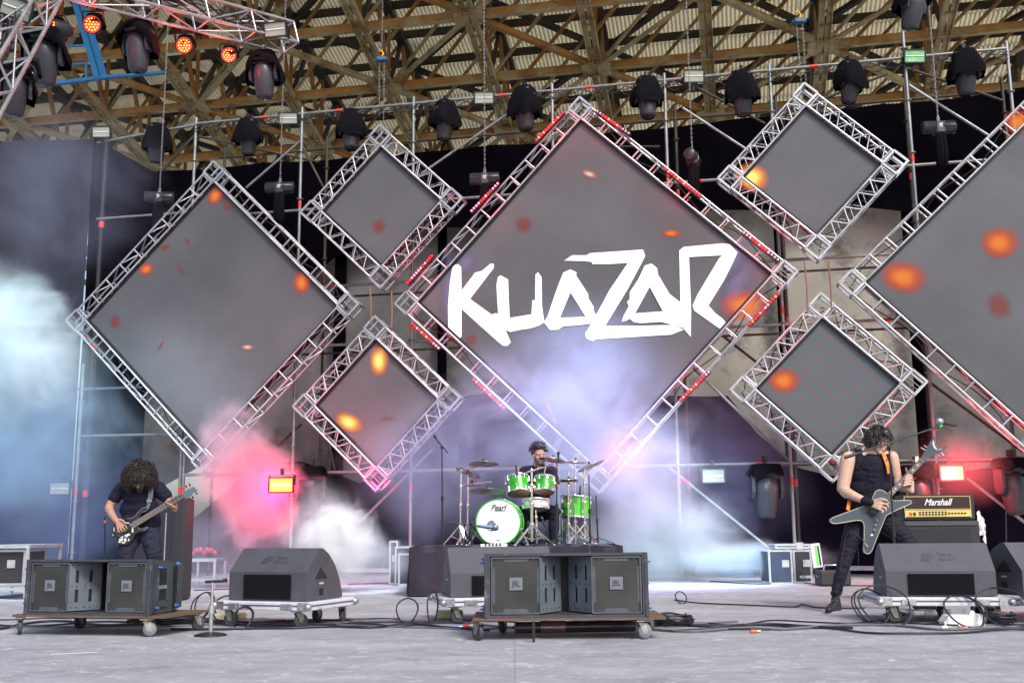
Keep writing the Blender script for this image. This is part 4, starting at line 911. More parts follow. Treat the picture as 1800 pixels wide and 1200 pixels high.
# ---------------- drum kit ----------------
def Z6(x,y,Y): return P(760+x/5.453,760+y/5.453,Y)
GRN=mat('green_lacquer',(.045,.48,.012),.14,.15,.35,2.5,coat=1.); HEADW=mat('drum_head_white',(.86,.86,.86),.4,0,.03); HEADC=mat('drum_head_clear',(.30,.17,.09),.35,0,.25,6)
BRZ=mat('cymbal_bronze',(.42,.33,.24),.28,.9,.25,30,.1,200); BRZP=mat('cymbal_pinkish',(.55,.33,.30),.28,.8,.2,30)
def drum(name,c,axis,r,h,label,cat,top=HEADW,bottom=HEADC,shell=GRN,group='green lacquered drums',lugs=8,rim=CHROME,hoop=.028):
    axis=V(axis).normalized(); c=V(c); root=thing(name,c-axis*h/2,label,cat,group)
    x,y,_=basis(axis)
    mb=MB(); mb.lathe([(r*.985,-h/2),(r*.985,h/2)],c,axis,32); mb.f=mb.f[:32]; mb.m=mb.m[:32]; mb.sm=mb.sm[:32]; mb.build('shell',shell,root)
    for s_,mt,nm in((1,top,'batter_head'),(-1,bottom,'resonant_head')):
        q=c+axis*s_*(h/2+.004); mb=MB(); mb.lathe([(r*.99,0),(0,.001*s_)],q,axis,32,smooth=False); mb.build(nm,mt,root)
        mb=MB(); q=c+axis*s_*(h/2-.008); mb.lathe([(r*1.0,-hoop/2),(r*1.05,-hoop/2),(r*1.055,hoop/2),(r*1.02,hoop/2+.004),(r*1.0,hoop/2)],q,axis,32,cap=False); mb.build('hoop',rim,root)
    mb=MB()
    for k in range(lugs):
        t=2*math.pi*(k+.5)/lugs; o=x*math.cos(t)+y*math.sin(t)
        for s_ in(-1,1):
            mb.tube(c+o*r*1.045+axis*s_*(h/2),c+o*r*1.045+axis*s_*h*.22,.005,n=6); mb.bar(c+o*r*1.02+axis*s_*h*.30,c+o*r*1.02+axis*s_*h*.16,.022,.035,up=o,bev=.004)
    mb.build('lugs',CHROME,root); return root
YB=14.15; bc=Z6(632,856,YB); ba=V((-.10,-1,.02)).normalized()
bd=drum('bass_drum',bc-ba*.21,ba,.292,.42,'green bass drum with a white front head','bass drum',top=HEADW,bottom=HEADW,lugs=10,rim=GRN,hoop=.04)
x_,y_,_=basis(ba); fr=Matrix((V((-1,0,0)) if False else (UP.cross(ba)).normalized(),ba.cross(UP.cross(ba)).normalized(),ba)).transposed()
tx=(UP.cross(ba)).normalized(); tz=ba.cross(tx).normalized(); FR=Matrix((tx,tz,ba)).transposed(); cf=bc+ba*.008
text('lettering','Pearl',.105,BLKM,bd,cf+tz*.185+tx*.0,FR,shear=.35,bold=.0016,sx=.92)
mb=MB(); mb.bar(cf+tz*.145-tx*.05,cf+tz*.145+tx*.09,.006,.002,up=ba); mb.bar(cf-tz*.235-tx*.03,cf-tz*.235+tx*.03,.004,.002,up=ba); mb.build('underline',BLKM,bd)
hc=cf-tx*.085-tz*.045; mb=MB(); mb.lathe([(.064,0),(.066,.006),(.056,.006),(.054,.0)],hc,ba,24,cap=False); mb.build('port_ring',CHROME,bd); mb=MB(); mb.lathe([(.054,.001),(0,.0015)],hc,ba,24); mb.build('port_hole',mat('port_grey',(.22,.24,.28),.5),bd)
drum('tom_drum',Z6(820,505,14.75),V((-.10,.36,1)),.158,.235,'left green rack tom above the bass drum','tom drum')
drum('tom_drum',Z6(1075,500,14.75),V((.06,.34,1)),.138,.21,'right green rack tom, smaller, in front of the drummer','tom drum')
SNR=mat('snare_shell_white',(.68,.68,.68),.25,.2,.08)
drum('snare_drum',Z6(990,690,14.6),V((.02,.14,1)),.185,.13,'white and chrome snare drum under the toms','snare drum',shell=SNR,group='drums of the kit')
drum('floor_tom',Z6(1375,715,15.0),V((.05,.05,1)),.205,.30,'green floor tom right of the drummer','floor tom')
def cymbal(c,axis,r,label,mtl=BRZ,bell=True):
    axis=V(axis).normalized(); mb=MB(); root=thing('cymbal',c,label,'cymbal','bronze cymbals of the drum kit')
    mb.lathe([(0,.028),(.018,.026),(.034,.012),(.042,.006),(r*.6,-.006),(r,-.022),(r,-.025),(r*.6,-.009),(.04,.002),(0,.02)],c,axis,36); mb.build('disc',mtl,root)
    mb=MB(); mb.lathe([(.014,.026),(.018,.036),(.01,.05),(0,.055)],c,axis,10); mb.build('wing_nut',BLKM,root); return root
cy=[((490,285),14.3,(.0,.13,1),.205,'cymbal high at the left of the kit',BRZ),((350,372),14.8,(.38,.22,1),.19,'pinkish cymbal tilted down to the right at the upper left of the kit',BRZP),((530,548),14.25,(.02,.15,1),.245,'largest ride cymbal just above the bass drum',BRZ),((380,492),14.9,(-.03,.02,1),.13,'small thin cymbal left of the left tom',BRZ),((1155,248),14.6,(.16,.10,1),.195,'crash cymbal hiding the lower face of the drummer',BRZP),((1372,272),15.1,(.04,.02,1),.155,'thin cymbal seen edge on right of the drummer head',BRZ),((1512,308),14.7,(-.42,.12,1),.20,'cymbal tilted up to the right, outermost at the right',BRZ),((1306,456),14.5,(0,-.06,1),.165,'upper cymbal of the hi-hat pair',BRZ),((1306,464),14.5,(0,.06,-1),.165,'lower cymbal of the hi-hat pair',BRZ)]
CYP=[]
for (q,Y,ax,r_,l,m_) in cy: p=Z6(q[0],q[1],Y); cymbal(p,ax,r_,l,m_); CYP.append(p)
def stand(base,top,label,mtl=CHROME,arm=None,r=.012,spread=.24,hub=.28,feet=3,a0=.5,cat='cymbal stand',name='cymbal_stand',group='chrome stands of the drum kit',zb=RZT):
    """base xy at floor level zb; straight pole to top"""
    b=V((base[0],base[1],zb)); t=V(top); root=thing(name,b,label,cat,group)
    mb=MB(); mb.tube(b+UP*.06,b.lerp(t,.55),r*1.25,n=8); mb.tube(b.lerp(t,.5),t,r*.9,n=8)
    for f in(.28,.55,.8): q=b.lerp(t,f); mb.lathe([(r*1.9,-.02),(r*2,0),(r*1.9,.02)],q,UP,8); mb.tube(q,q+V((.03,-.02,0)),.007,n=6); 
    mb.build('pole',mtl,root)
    for k in range(feet):
        a_=a0+2*math.pi*k/3; d=V((math.cos(a_),math.sin(a_),0)); mb=MB(); f=b+d*spread+UP*.015; u_=b+UP*hub
        for s_ in(-1,1):
            o=V((-d.y,d.x,0))*.012*s_; mb.bar(u_+o,f+o*1.2,.005,.016,up=d)
        mb.bar(b+UP*.08,u_.lerp(f,.55),.006,.014,up=UP); mb.ball(f,(.02,.02,.014),8); mb.build('leg',mtl,root)
    if arm:
        mb=MB(); a_,b_=V(arm[0]),V(arm[1]); mb.tube(a_,b_,r*.75,n=8); mb.ball(t,(.026,.026,.026),8); mb.build('boom_arm',mtl,root)
    return root
def bx(x,Y): return Z6(x,1050,Y).x
stand((bx(270,14.55),14.55),Z6(275,372,14.55),'leftmost chrome stand holding the tilted pinkish cymbal',arm=(Z6(178,392,14.5),Z6(490,315,14.32)),a0=.9)
stand((bx(340,14.95),14.95),Z6(342,385,14.95),'chrome stand second from the left, carrying the small cymbal',a0=.2,arm=(Z6(300,500,14.93),Z6(560,470,14.5)))
stand((bx(955,14.0),14.0),Z6(952,360,14.0),'chrome stand in front of the toms holding the crash cymbal',arm=(Z6(905,382,14.),Z6(1160,300,14.55)),r=.015,a0=-.3,spread=.30)
stand((bx(1305,14.5),14.5),Z6(1306,370,14.5),'chrome hi-hat stand right of the drummer',a0=.4)
stand((bx(1462,14.75),14.75),Z6(1458,345,14.75),'chrome stand with a boom at the right of the kit',arm=(Z6(1375,330,14.9),Z6(1512,316,14.7)),a0=1.1)
stand((bx(1372,15.15),15.15),Z6(1370,285,15.15),'thin chrome stand behind the floor tom',a0=.1,spread=.2)
stand((bx(1000,14.62),14.62),Z6(992,742,14.62),'snare stand under the snare drum',a0=.7,spread=.2,hub=.2)
mb=MB(); c=Z6(1375,715,15.0)
for k in range(3): t=.4+k*2.1; o=V((math.cos(t)*.225,math.sin(t)*.225,0)); mb=MB(); mb.tube(V((c.x,c.y,c.z+.05))+o,V((c.x,c.y,RZT+.01))+o*1.05,.007,n=6); q=mb.build('floor_tom_leg',CHROME); q['label']=('left','right','rear')[k]+' chrome leg under the green floor tom'; q['category']='drum leg'; q['group']='floor tom legs'; q.parent=bpy.data.objects['floor_tom'] ; q.location=V(q.location)-V(bpy.data.objects['floor_tom'].location); q.name='leg'; del q['label'],q['category'],q['group']
# bass drum spurs, pedal, power strip, splitter at the foot
mb=MB(); 
for s_ in(-1,1): mb.tube(bc+tx*s_*.28-ba*.1-tz*.1,V((bc.x+s_*.40,bc.y-.06,RZT+.01)),.009,n=6)
mb.build('spurs',CHROME,bd)
pw=thing('power_strip',Z6(570,1075,13.7),'white power strip lying on the riser edge before the bass drum','power strip'); q=V((bc.x-.05,13.62,RZT)); mb=MB(); mb.box(q+UP*.02,(.34,.07,.04),bev=.006); mb.build('casing',WHITE,pw); 
for k in range(5): mb=MB(); mb.box(q+V((-.1+.045*k,-.02,.035)),(.02,.05,.03)); mb.build('plug',BLKP,pw)
# microphones
MICS=mat('mic_silver_grille',(.55,.55,.56),.35,.8,.3,60)
def mic(c,d,label,grill=MICS,scale=1.,color=BLKP,cat='microphone'):
    d=V(d).normalized(); c=V(c); root=thing('microphone',c,label,cat,'microphones'); k=scale
    mb=MB(); mb.lathe([(0,-.10*k),(.010*k,-.10*k),(.013*k,-.06*k),(.017*k,.02*k),(.018*k,.03*k)],c,d,12); mb.build('handle',color,root)
    mb=MB(); mb.lathe([(.018*k,.03*k),(.026*k,.04*k),(.027*k,.06*k),(.02*k,.08*k),(0,.088*k)],c,d,14); mb.build('grille_ball',grill,root); return root
def mic_stand(base,zb,top,label,boom=None,r=.010,round_base=False,a0=.4,spread=.3,group='black microphone stands',tape=None,counter=False):
    b=V((base[0],base[1],zb)); t=V(top); root=thing('microphone_stand',b,label,'microphone stand',group)
    mb=MB(); mb.tube(b+UP*.02,b.lerp(t,.5),r*1.3,n=8); mb.tube(b.lerp(t,.46),t,r*.85,n=8); mb.lathe([(r*2,-.03),(r*2,.03)],b.lerp(t,.48),UP,8); mb.build('pole',BLKM,root)
    if round_base: mb=MB(); mb.lathe([(0,0),(.13,0),(.13,.008),(.10,.018),(.03,.03),(0,.03)],b,UP,24); mb.build('round_base',BLKM,root)
    else:
        for k in range(3): a_=a0+2.094*k; d=V((math.cos(a_),math.sin(a_),0)); mb=MB(); mb.tube(b+UP*.09,b+d*spread+UP*.01,.008,n=6); mb.tube(b+d*(spread-.04)+UP*.018,b+d*spread+UP*.008,.012,n=6); mb.build('leg',BLKM,root)
    if boom: mb=MB(); mb.tube(boom[0],boom[1],.008,n=8); mb.ball(t,(.022,.022,.026),8); mb.tube(V(t)-V((.0,.03,0)),V(t)+V((0,.03,0)),.012,n=8); mb.build('boom',BLKM,root)
    if counter: d=(V(boom[0])-V(boom[1])).normalized(); mb=MB(); mb.tube(V(boom[0]),V(boom[0])-d*.13,.016,n=8); mb.build('counterweight',BLKM,root)
    if tape: q=b.lerp(t,tape[0]); mb=MB(); mb.tube(q,q+UP*.03,r*1.5,n=8); mb.build('tape_mark',tape[1],root)
    return root
mic_stand((bx(98,14.1),14.1),RZT,Z6(92,140,14.1),'tall black stand with short boom at the left end of the riser',boom=(Z6(40,62,14.1),Z6(152,198,14.1)),round_base=True)
mic_stand((bx(1190,13.75),13.75),RZT,Z6(1195,290,13.75),'black stand with red band right of the toms',tape=(.93,RED),a0=.9)
mic_stand((bx(1515,14.),14.),RZT,Z6(1500,400,14.),'black stand in front of the floor tom',round_base=True)
mic_stand((bx(1590,14.9),14.9),RZT,Z6(1568,600,14.9),'short thin stand at the right end of the riser',a0=.2,spread=.24)
mic_stand((bx(375,13.8),13.8),RZT,Z6(372,868,13.8),'low black stand with long boom into the bass drum',boom=(Z6(142,856,13.75),Z6(520,902,13.85)),round_base=True)
for q,Y,d,l in(((805,360),14.5,(.1,.2,-1),'small black microphone clipped on the left tom'),((1208,230),13.75,(0,-.1,1),'small dark microphone on top of the stand right of the toms'),((1415,555),14.7,(-.1,.1,-1),'small microphone clipped over the floor tom'),((40,62),14.1,(-.6,0,1),'thin microphone at the left end of the riser, pointing up'),((1060,850),14.3,(-.4,0,1),'microphone under the snare drum'),((1000,335),14.4,(.1,.3,-1),'small microphone between the two toms')):
    p=Z6(q[0],q[1],Y); mic(p,d,l,grill=mat('mic_dark',(.04,.04,.05),.4,.3),scale=.8)
    if q[0] in(805,1415): 
        r0=bpy.data.objects
p=Z6(540,905,13.86); mic(p,(1,.15,-.1),'blue grey bass drum microphone at the port hole',grill=mat('mic_blue',(.12,.17,.25),.35,.4),scale=1.5,color=mat('mic_blue',(.12,.17,.25),.35,.4))
p=P(1662,743,10.2); mic(p,(-.95,-.2,.25),'silver topped vocal microphone on the long boom above the guitar',scale=1.15)
mic_stand((P(1567,1062,10.3).x,10.15),0,P(1563,786,10.15),'tall black boom stand in front of the guitarist',boom=(P(1485,804,10.1),P(1655,748,10.2)),tape=(.35,BLKM),counter=True,round_base=True)
mic_stand((P(1769,1050,11.2).x,11.2),0,P(1768,894,11.2),'plain black stand behind the rightmost wedge',round_base=True)
gb=MB(); a,b=P(1651,749.5,10.2),P(1656,747.8,10.2); gb.tube(a,b,.014,n=10); g_=gb.build('tape_mark',mat('green_tape',(.03,.7,.12),.5),[o for o in bpy.data.objects if o.get('label')=='tall black boom stand in front of the guitarist'][0])
mic_stand((P(178,1060,11.9).x-.03,12.1),0,P(184,908,12.1),'thin black stand with clip left of the bass player',round_base=True,tape=(.93,RED))
st=mic_stand((P(370,1112,8.75).x,8.75),0,P(374,1022,8.75),'short silver stand with round base beside the left speaker',round_base=True,group='black microphone stands',r=.013)
for c_ in st.children: c_.data.materials[0]=MATS['bare_steel'] if c_.name.startswith('pole') else BLKM
mb=MB(); q=P(374,1022,8.75); mb.tube(q-V((.06,0,0)),q+V((.09,0,.005)),.012,n=8); mb.box(q+V((.1,0,.01)),(.03,.03,.03)); mb.build('clip_bar',BLKM,st)
# stool of drummer
ds=Z6(1000,770,15.15); stl=thing('drum_stool',V((ds.x,15.15,RZT)),'round black drum stool under the drummer','stool'); mb=MB(); mb.lathe([(0,0),(.16,.0),(.17,.03),(.16,.07),(0,.08)],V((ds.x,15.15,ds.z-.02)),UP,20); mb.build('seat',BLKP,stl); mb=MB(); mb.tube(V((ds.x,15.15,RZT)),V((ds.x,15.15,ds.z)),.018); mb.build('post',CHROME,stl)
# ---------------- amplifiers ----------------
TOL=mat('amp_vinyl',(.02,.02,.024),.5,0,.25,30,.5,300); GOLD=mat('gold_panel',(.75,.60,.22),.3,.6,.06,6)
yA=11.6; aL,aR=P(1590,915,yA),P(1716,915,yA); wA=aR.x-aL.x; zA=P(1650,914,yA).z; hA=P(1650,869,yA).z-zA; cx=(aL.x+aR.x)/2
ah=thing('guitar_amplifier_head',(cx,yA,zA),'black guitar amplifier head with white script name and gold panel','amplifier')
mb=MB(); mb.box((cx,yA+.14,zA+hA/2),(wA,.26,hA),bev=.012); mb.build('box',TOL,ah)
mb=MB(); mb.box((cx-.02,yA+.003,zA+hA*.68),(wA*.90,.012,hA*.48)); mb.build('front_cloth',mat('amp_cloth',(.035,.018,.022),.8,0,.2,80),ah)
mb=MB(); 
for z_ in(.435,.93): mb.box((cx-.02,yA-.004,zA+hA*z_),(wA*.92,.006,.006))
for s_ in(-1,1): mb.box((cx-.02+s_*wA*.46,yA-.004,zA+hA*.52),(.006,.006,hA*.84))
mb.build('piping',GOLD,ah)
mb=MB(); mb.box((cx-.02,yA-.002,zA+hA*.27),(wA*.91,.01,hA*.26)); pnl=mb.build('control_panel',GOLD,ah)
mb=MB()
for k in range(16):
    if k in(0,): continue
    x=cx-.02-wA*.3+wA*.72*k/16; 
    for r__ in((0,1) if k<10 else(0,)): mb.lathe([(.010,0),(.009,-.014),(0,-.016)],(x,yA-.007,zA+hA*(.32-.09*r__ if k<10 else .27)),(0,1,0),8)
mb.build('knobs',BLKM,pnl)
for k,m_ in((0,RED),(1,BLKM)): mb=MB(); mb.box((cx-wA*.41+k*.04,yA-.009,zA+hA*.25),(.025,.012,.035)); mb.build('switch',m_,pnl)
text('lettering','Marshall',.098,WHITE,ah,(cx-.02,yA-.004,zA+hA*.70),Matrix.Rotation(R(90),3,'X'),shear=.45,bold=.0018,sx=.88)
cab=thing('guitar_speaker_cabinet',(cx,yA,0),'black guitar speaker cabinet under the amplifier head','speaker cabinet'); w2=wA*1.06; mb=MB(); mb.box((cx+.01,yA+.17,zA/2),(w2,.34,zA-.006),bev=.015); mb.build('box',TOL,cab)
mb=MB(); mb.box((cx-.02,yA-.002,zA/2-.02),(w2*.82,.012,zA-.14)); mb.build('grille',mat('cab_cloth',(.03,.028,.034),.9,0,.25,90),cab)
for z_,s_ in((zA-.035,0),): mb=MB(); mb.box((cx-.0,yA-.006,z_),(w2*.96,.014,.045),bev=.004); mb.build('top_rail',mat('amp_trim',(.06,.062,.07),.5),cab)
mb=MB(); mb.box((cx+w2/2+.012,yA+.15,zA*.62),(.006,.05,.16)); mb.build('side_handle',BLKM,cab)
wc=thing('white_cloth',P(1722,905,yA+.05),'white crumpled cloth hanging off the right side of the amplifier','cloth'); mb=MB(); q=P(1722,905,yA+.1)
vs=[];N_=9
for i in range(N_):
    for j in range(N_):
        u_,v_=i/(N_-1),j/(N_-1); vs.append(q+V(((u_-.4)*.12+.03*noise.noise(V((u_*4,v_*4,1))),.06*noise.noise(V((u_*3,v_*5,5)))+.1*(u_-.5),-v_*.26+.05*math.sin(u_*5))))
mb.add(vs,[(i*N_+j,(i+1)*N_+j,(i+1)*N_+j+1,i*N_+j+1) for i in range(N_-1) for j in range(N_-1)],0,True); mb.build('cloth',mat('white_fabric',(.75,.74,.74),.8),wc)
# bass cabinet: tall black box behind the bass player
yB=12.9; bl,br_=P(228,990,yB),P(321,990,yB); zt=P(300,874,yB).z; cb=(bl.x+br_.x)/2; wb=br_.x-bl.x
bca=thing('bass_speaker_cabinet',(cb,yB,0),'tall black bass speaker cabinet behind the bass player','speaker cabinet')
mb=MB(); mb.box((cb,yB+.2,zt/2),(wb,.4,zt),bev=.03); mb.build('box',TOL,bca); mb=MB(); mb.box((cb-.06,yB-.004,zt/2-.03),(wb*.72,.012,zt-.12)); g0=mb.build('grille',mat('bass_grille',(.018,.02,.03),.6),bca)
mb=MB()
for k in range(52): z=.08+(zt-.22)*k/51; mb.box((cb-.06,yB-.012,z),(wb*.70,.006,.006))
mb.build('louvres',mat('louvre',(.045,.05,.075),.5),g0)
mb=MB(); mb.box((P(291,950,yB).x,yB-.012,zt*.45),(.014,.014,zt*.8)); mb.build('silver_strip',MATS['bare_steel'],bca)
# ---------------- cases, rails, table at the back ----------------
CASE=mat('case_black',(.025,.027,.032),.5,0,.2,8); RIM=mat('case_rim',(.62,.62,.63),.35,.7,.15,12)
def case(px0,px1,py0,Y,label,d=.5,zb=0.,rims=True,top=None,name='flight_case',open_=False):
    a=P(px0,py0,Y); b=P(px1,py0,Y); W_=b.x-a.x; H_=a.z-zb; c=V(((a.x+b.x)/2,Y+d/2,zb)); root=thing(name,c,label,'flight case','black flight cases with metal edges at the back')
    mb=MB(); mb.box(c+UP*H_/2,(W_-.02,d-.02,H_-.02)); mb.build('box',CASE,root)
    mb=MB(); t=.028
    for x in(-1,1):
        for y in(-1,1): mb.box(c+V((x*(W_-t)/2,y*(d-t)/2,H_/2)),(t,t,H_-2*t))
        for z in(0,1):
            mb.box(c+V((x*(W_-t)/2,0,t/2+z*(H_-t))),(t,d-2*t,t)); 
    for y in(-1,1):
        for z in(0,1): mb.box(c+V((0,y*(d-t)/2,t/2+z*(H_-t))),(W_,t,t))
    mb.build('edges',RIM,root)
    mb=MB(); mb.box(c+V((W_*.2,-d/2-.004,H_*.6)),(.1,.012,.1)); mb.build('latch',RIM,root); return root,c,W_,H_
r,c,W_,H_=case(1350,1392,966,15.4,'left flight case of the pair right of the drums',d=.55)
mb=MB(); mb.box(c+V((0,-.28,H_/2)),(W_-.07,.008,H_-.07)); mb.build('front_panel',mat('case_blue_glass',(.045,.055,.09),.3),r)
r,c,W_,H_=case(1393,1426,966,15.55,'right flight case of the pair, with white print',d=.5); text('lettering','KD1000',.055,WHITE,r,c+V((.03,-.262,.09)),Matrix.Rotation(R(90),3,'X'),sx=.9)
case(1362,1424,956,15.7,'low dark case lying on top of the pair of flight cases',d=.4,zb=P(1390,965,15.4).z)
case(694,722,960,16.1,'flight case left of the drum riser',d=.5); r,c,W_,H_=case(700,760,972,15.9,'wide white rimmed flight case beside the drum riser',d=.5); 
case(684,700,950,16.2,'narrow tall case at the left of the drum riser cases',d=.3)
def frame_table(px0,px1,py0,py1,Y,label,zb=0.,d=.6):
    a=P(px0,py0,Y); b=P(px1,py0,Y); c=V(((a.x+b.x)/2,Y+d/2,0)); root=thing('metal_table',c,label,'table','metal frame tables'); z=a.z; mb=MB()
    mb.box(V((c.x,c.y,z-.02)),(b.x-a.x,d,.04)); mb.build('table_top',RIM,root)
    for x in(a.x+.02,b.x-.02):
        for y in(Y+.02,Y+d-.02): mb=MB(); mb.box((x,y,(z-.04)/2),(.035,.035,z-.04)); mb.build('leg',RIM,root)
    for yy in(Y+.02,Y+d-.02): mb=MB(); mb.box((c.x,yy,.12),(b.x-a.x-.08,.03,.03)); mb.build('rail',RIM,root)
    return root
frame_table(-40,52,958,0,13.6,'silver framed table with dark panel at the left edge',d=1.0)
r_,c_,_,_=case(-35,46,966,13.7,'dark panelled case standing under the silver table at the left edge',d=.6,zb=.16)
frame_table(326,380,982,0,15.6,'small silver table behind the bass cabinet, with pink gear')
mb=MB(); q=P(352,968,15.7)
for k in range(9): mb.ball(q+V(((k-4)*.05,.02*(k%3),.03*math.sin(k*2.2))),(.035,.04,.04),8)
o=mb.build('cable_heap',mat('pink_cable',(.6,.05,.12),.5)); o['label']='heap of pink cable on the small silver table'; o['category']='cables'
# white beam at the foot of the rear wall
def beam(x0,x1,y,v,label,h=.07):
    a,b=S(x0,y,v),S(x1,y,v); a.z=b.z=a.z; mb=MB(); mb.bar(a,b,.08,h); o=mb.build('floor_beam',mat('pale_beam',(.45,.46,.5),.5)); o['label']=label; o['category']='beam'; o['group']='pale beams along the foot of the rear wall'
beam(1270,1345,996,18.6,'pale beam on the floor right of the drums, in smoke'); beam(1490,1760,998,18.7,'pale beam on the floor behind the guitar cabinet'); beam(600,700,1002,18.7,'pale beam on the floor left of the drum riser')
# strip light prop with green line, foot pedal
q=P(1436,996,15.2); fx=thing('light_panel',q,'slim white frame with a green strip beside the flight cases','light panel'); mb=MB(); Rr=Matrix.Rotation(R(-6),3,'Y')
mb.box(q+UP*.16,(.13,.05,.33),Rr); mb.build('frame',WHITE,fx); mb=MB(); mb.box(q+V((.0,-.03,.16)),(.03,.006,.27),Rr); mb.box(q+V((.035,-.03,.16)),(.02,.006,.27),Rr,mi=1); mb.build('strip',[mat('green_strip',(.2,.75,.1),.4,emit=(.2,1,.1),es=.3),BLKM],fx)
q=G(1456,1027); pk=MB(); pk.box(q+UP*.03,(.09,.07,.06),bev=.01); o=pk.build('tape_roll',mat('pink_box',(.85,.03,.22),.5)); o['label']='small bright pink box on the floor beside the guitarist foot'; o['category']='box'
q=P(1480,1010,14.8); hz=thing('smoke_machine',V((q.x-.15,14.8,0)),'dark smoke machine on the floor blowing pale blue smoke','smoke machine'); mb=MB(); mb.box((q.x-.1,14.9,.11),(.42,.3,.2),bev=.02); mb.build('body',BLKP,hz); mb=MB(); mb.tube((q.x-.33,14.9,.12),(q.x-.29,14.9,.12),.03); mb.build('nozzle',CHROME,hz); mb=MB(); mb.path([V((q.x-.22,14.9,.2)),V((q.x-.2,14.9,.28)),V((q.x,14.9,.28)),V((q.x+.02,14.9,.2))],.012); mb.build('handle',CHROME,hz)
# ---------------- cables on the floor ----------------
CABL=mat('cable_black',(.014,.013,.022),.45,0,.2,10)
def cable(pts,label,r=.008,m=CABL,wob=.03,group='black cables across the stage floor',n=5,lift=0):
    P_=[G(x,y) for x,y in pts]; out=[]; N=len(P_)
    for i in range(N-1):
        p0,p1,p2,p3=P_[max(i-1,0)],P_[i],P_[i+1],P_[min(i+2,N-1)]
        for k in range(n):
            t=k/n; q=.5*((2*p1)+(p2-p0)*t+(2*p0-5*p1+4*p2-p3)*t*t+(3*p1-p0-3*p2+p3)*t**3); out.append(q)
    out.append(P_[-1])
    for i,q in enumerate(out): 
        w_=noise.noise_vector(V((q.x*1.7,q.y*1.7,len(label)*.37)))*wob; q.x+=w_.x; q.y+=w_.y; q.z=r+.001+abs(w_.z)*.25+lift
    mb=MB(); mb.path(out,r,6); o=mb.build('floor_cable',m); o['label']=label; o['category']='cable'; o['group']=group; return o
random.seed(3)
def run(x0,x1,y,amp,step,seed):
    rr=random.Random(seed); return [(x,y+rr.uniform(-amp,amp)+3*math.sin(x*.01+seed)) for x in range(x0,x1+1,step)]
lab=[(-60,1080,1101,4,90,'cable bundle strand along the front left, closest to the camera'),(-60,900,1095,5,75,'thin cable running under the left speaker dolly'),(-60,700,1099,6,60,'wavy cable strand under the left dolly'),(-60,560,1090,4,70,'upper cable strand at the far left'),(420,1300,1099,5,80,'cable strand running under the centre speaker dolly'),(300,900,1104,4,70,'lowest cable strand between the left and centre dollies'),(520,1150,1094,4,85,'upper cable strand left of the centre dolly'),(1100,1880,1101,5,75,'cable strand along the front right'),(1120,1880,1106,4,90,'lowest cable strand at the front right'),(1100,1700,1097,4,65,'upper cable strand right of the centre dolly'),(1180,1880,1110,5,85,'long cable nearest the camera at the right'),(900,1500,1103,4,75,'cable strand from the centre dolly to the right'),(600,860,1090,3,50,'short cable strand left of the centre dolly')]
for k,(a,b,y,am,stp,l) in enumerate(lab): cable(run(a,b,y,am,stp,k),l,r=.007+.002*(k%3),m=CABL if k%4 else mat('cable_grey',(.12,.12,.13),.5))
cable([(1186,1055),(1215,1060),(1300,1064),(1390,1068),(1410,1064),(1440,1069),(1520,1070)],'cable lying from the loop to the guitarist foot')
cable([(1250,1022),(1330,1027),(1400,1024),(1455,1029),(1560,1030)],'thin cable behind the guitarist foot on the floor')
cable([(340,1038),(420,1036)],'short cable beside the bass cabinet'); cable([(610,1027),(660,1026),(720,1023)],'thin cable left of the riser'); cable([(-40,1050),(30,1053),(60,1052)],'thin cable at the far left floor')
cable([(560,1091),(640,1088),(700,1089)],'single cable trailing from the left wedge dolly',r=.006)
def loop_cable(c,rx,rz,label,n=24,turns=1.,yd=.1,r=.007,tail=None):
    pts=[]
    for k in range(int(n*turns)+1):
        t=2*math.pi*k/n-1.3; pts.append(V(c)+V((rx*math.cos(t)*(1+.06*math.sin(3*t)),yd*math.sin(t*.9)+.02*k/n,rz*(1+math.sin(t)))))
    if tail: pts+= [V(p) for p in tail]
    mb=MB(); mb.path(pts,r,6); o=mb.build('looped_cable',CABL); o['label']=label; o['category']='cable'; o['group']='loops of cable standing up from the floor'
loop_cable(G(1198,1060),.055,.06,'small upright cable loop on the floor right of centre'); loop_cable(G(425,1105),.09,.09,'upright cable loop under the left wedge dolly',turns=1.7)
loop_cable(G(395,1090),.13,.11,'coiled cable beside the short silver stand',turns=2.4); loop_cable(G(352,1088),.11,.12,'cable loop between the left speaker and the short stand',turns=1.8,yd=.2)
loop_cable(G(715,1092),.10,.10,'cable loop left of the centre dolly',turns=1.3); loop_cable(G(760,1092),.05,.13,'narrow cable loop under the centre wedge',turns=1.6)
for x,y,rx,rz_,l,tn in((1535,1095,.12,.14,'large cable loops left of the guitarist wedge dolly',2.2),(1560,1098,.2,.16,'cable loop in front of the guitarist wedge castor',1.2),(1700,1100,.14,.12,'cable loop before the white box at the right',1.6),(1770,1100,.2,.15,'cable loop below the right wedge',1.5)): loop_cable(G(x,y),rx,rz_,l,turns=tn,yd=.15)
def coil(c,r0,label,turns=7):
    pts=[]
    for k in range(turns*22):
        t=2*math.pi*k/22; rr=r0*(.75+.25*math.sin(k*.31)); pts.append(V(c)+V((rr*math.cos(t),rr*.7*math.sin(t),.012+.0006*k+.008*math.sin(k*.7))))
    mb=MB(); mb.path(pts,.009,5); o=mb.build('cable_coil',CABL); o['label']=label; o['category']='cable coil'; o['group']='coiled cables on the floor'
coil(G(1175,1100),.22,'flat coil of black cable right of the centre dolly'); coil(G(300,1098),.25,'coil of cable behind the left dolly'); coil(G(1755,1098),.16,'coil of cable under the right wedge'); coil(G(250,1094),.2,'second coil of cable behind the left dolly, in its shadow')
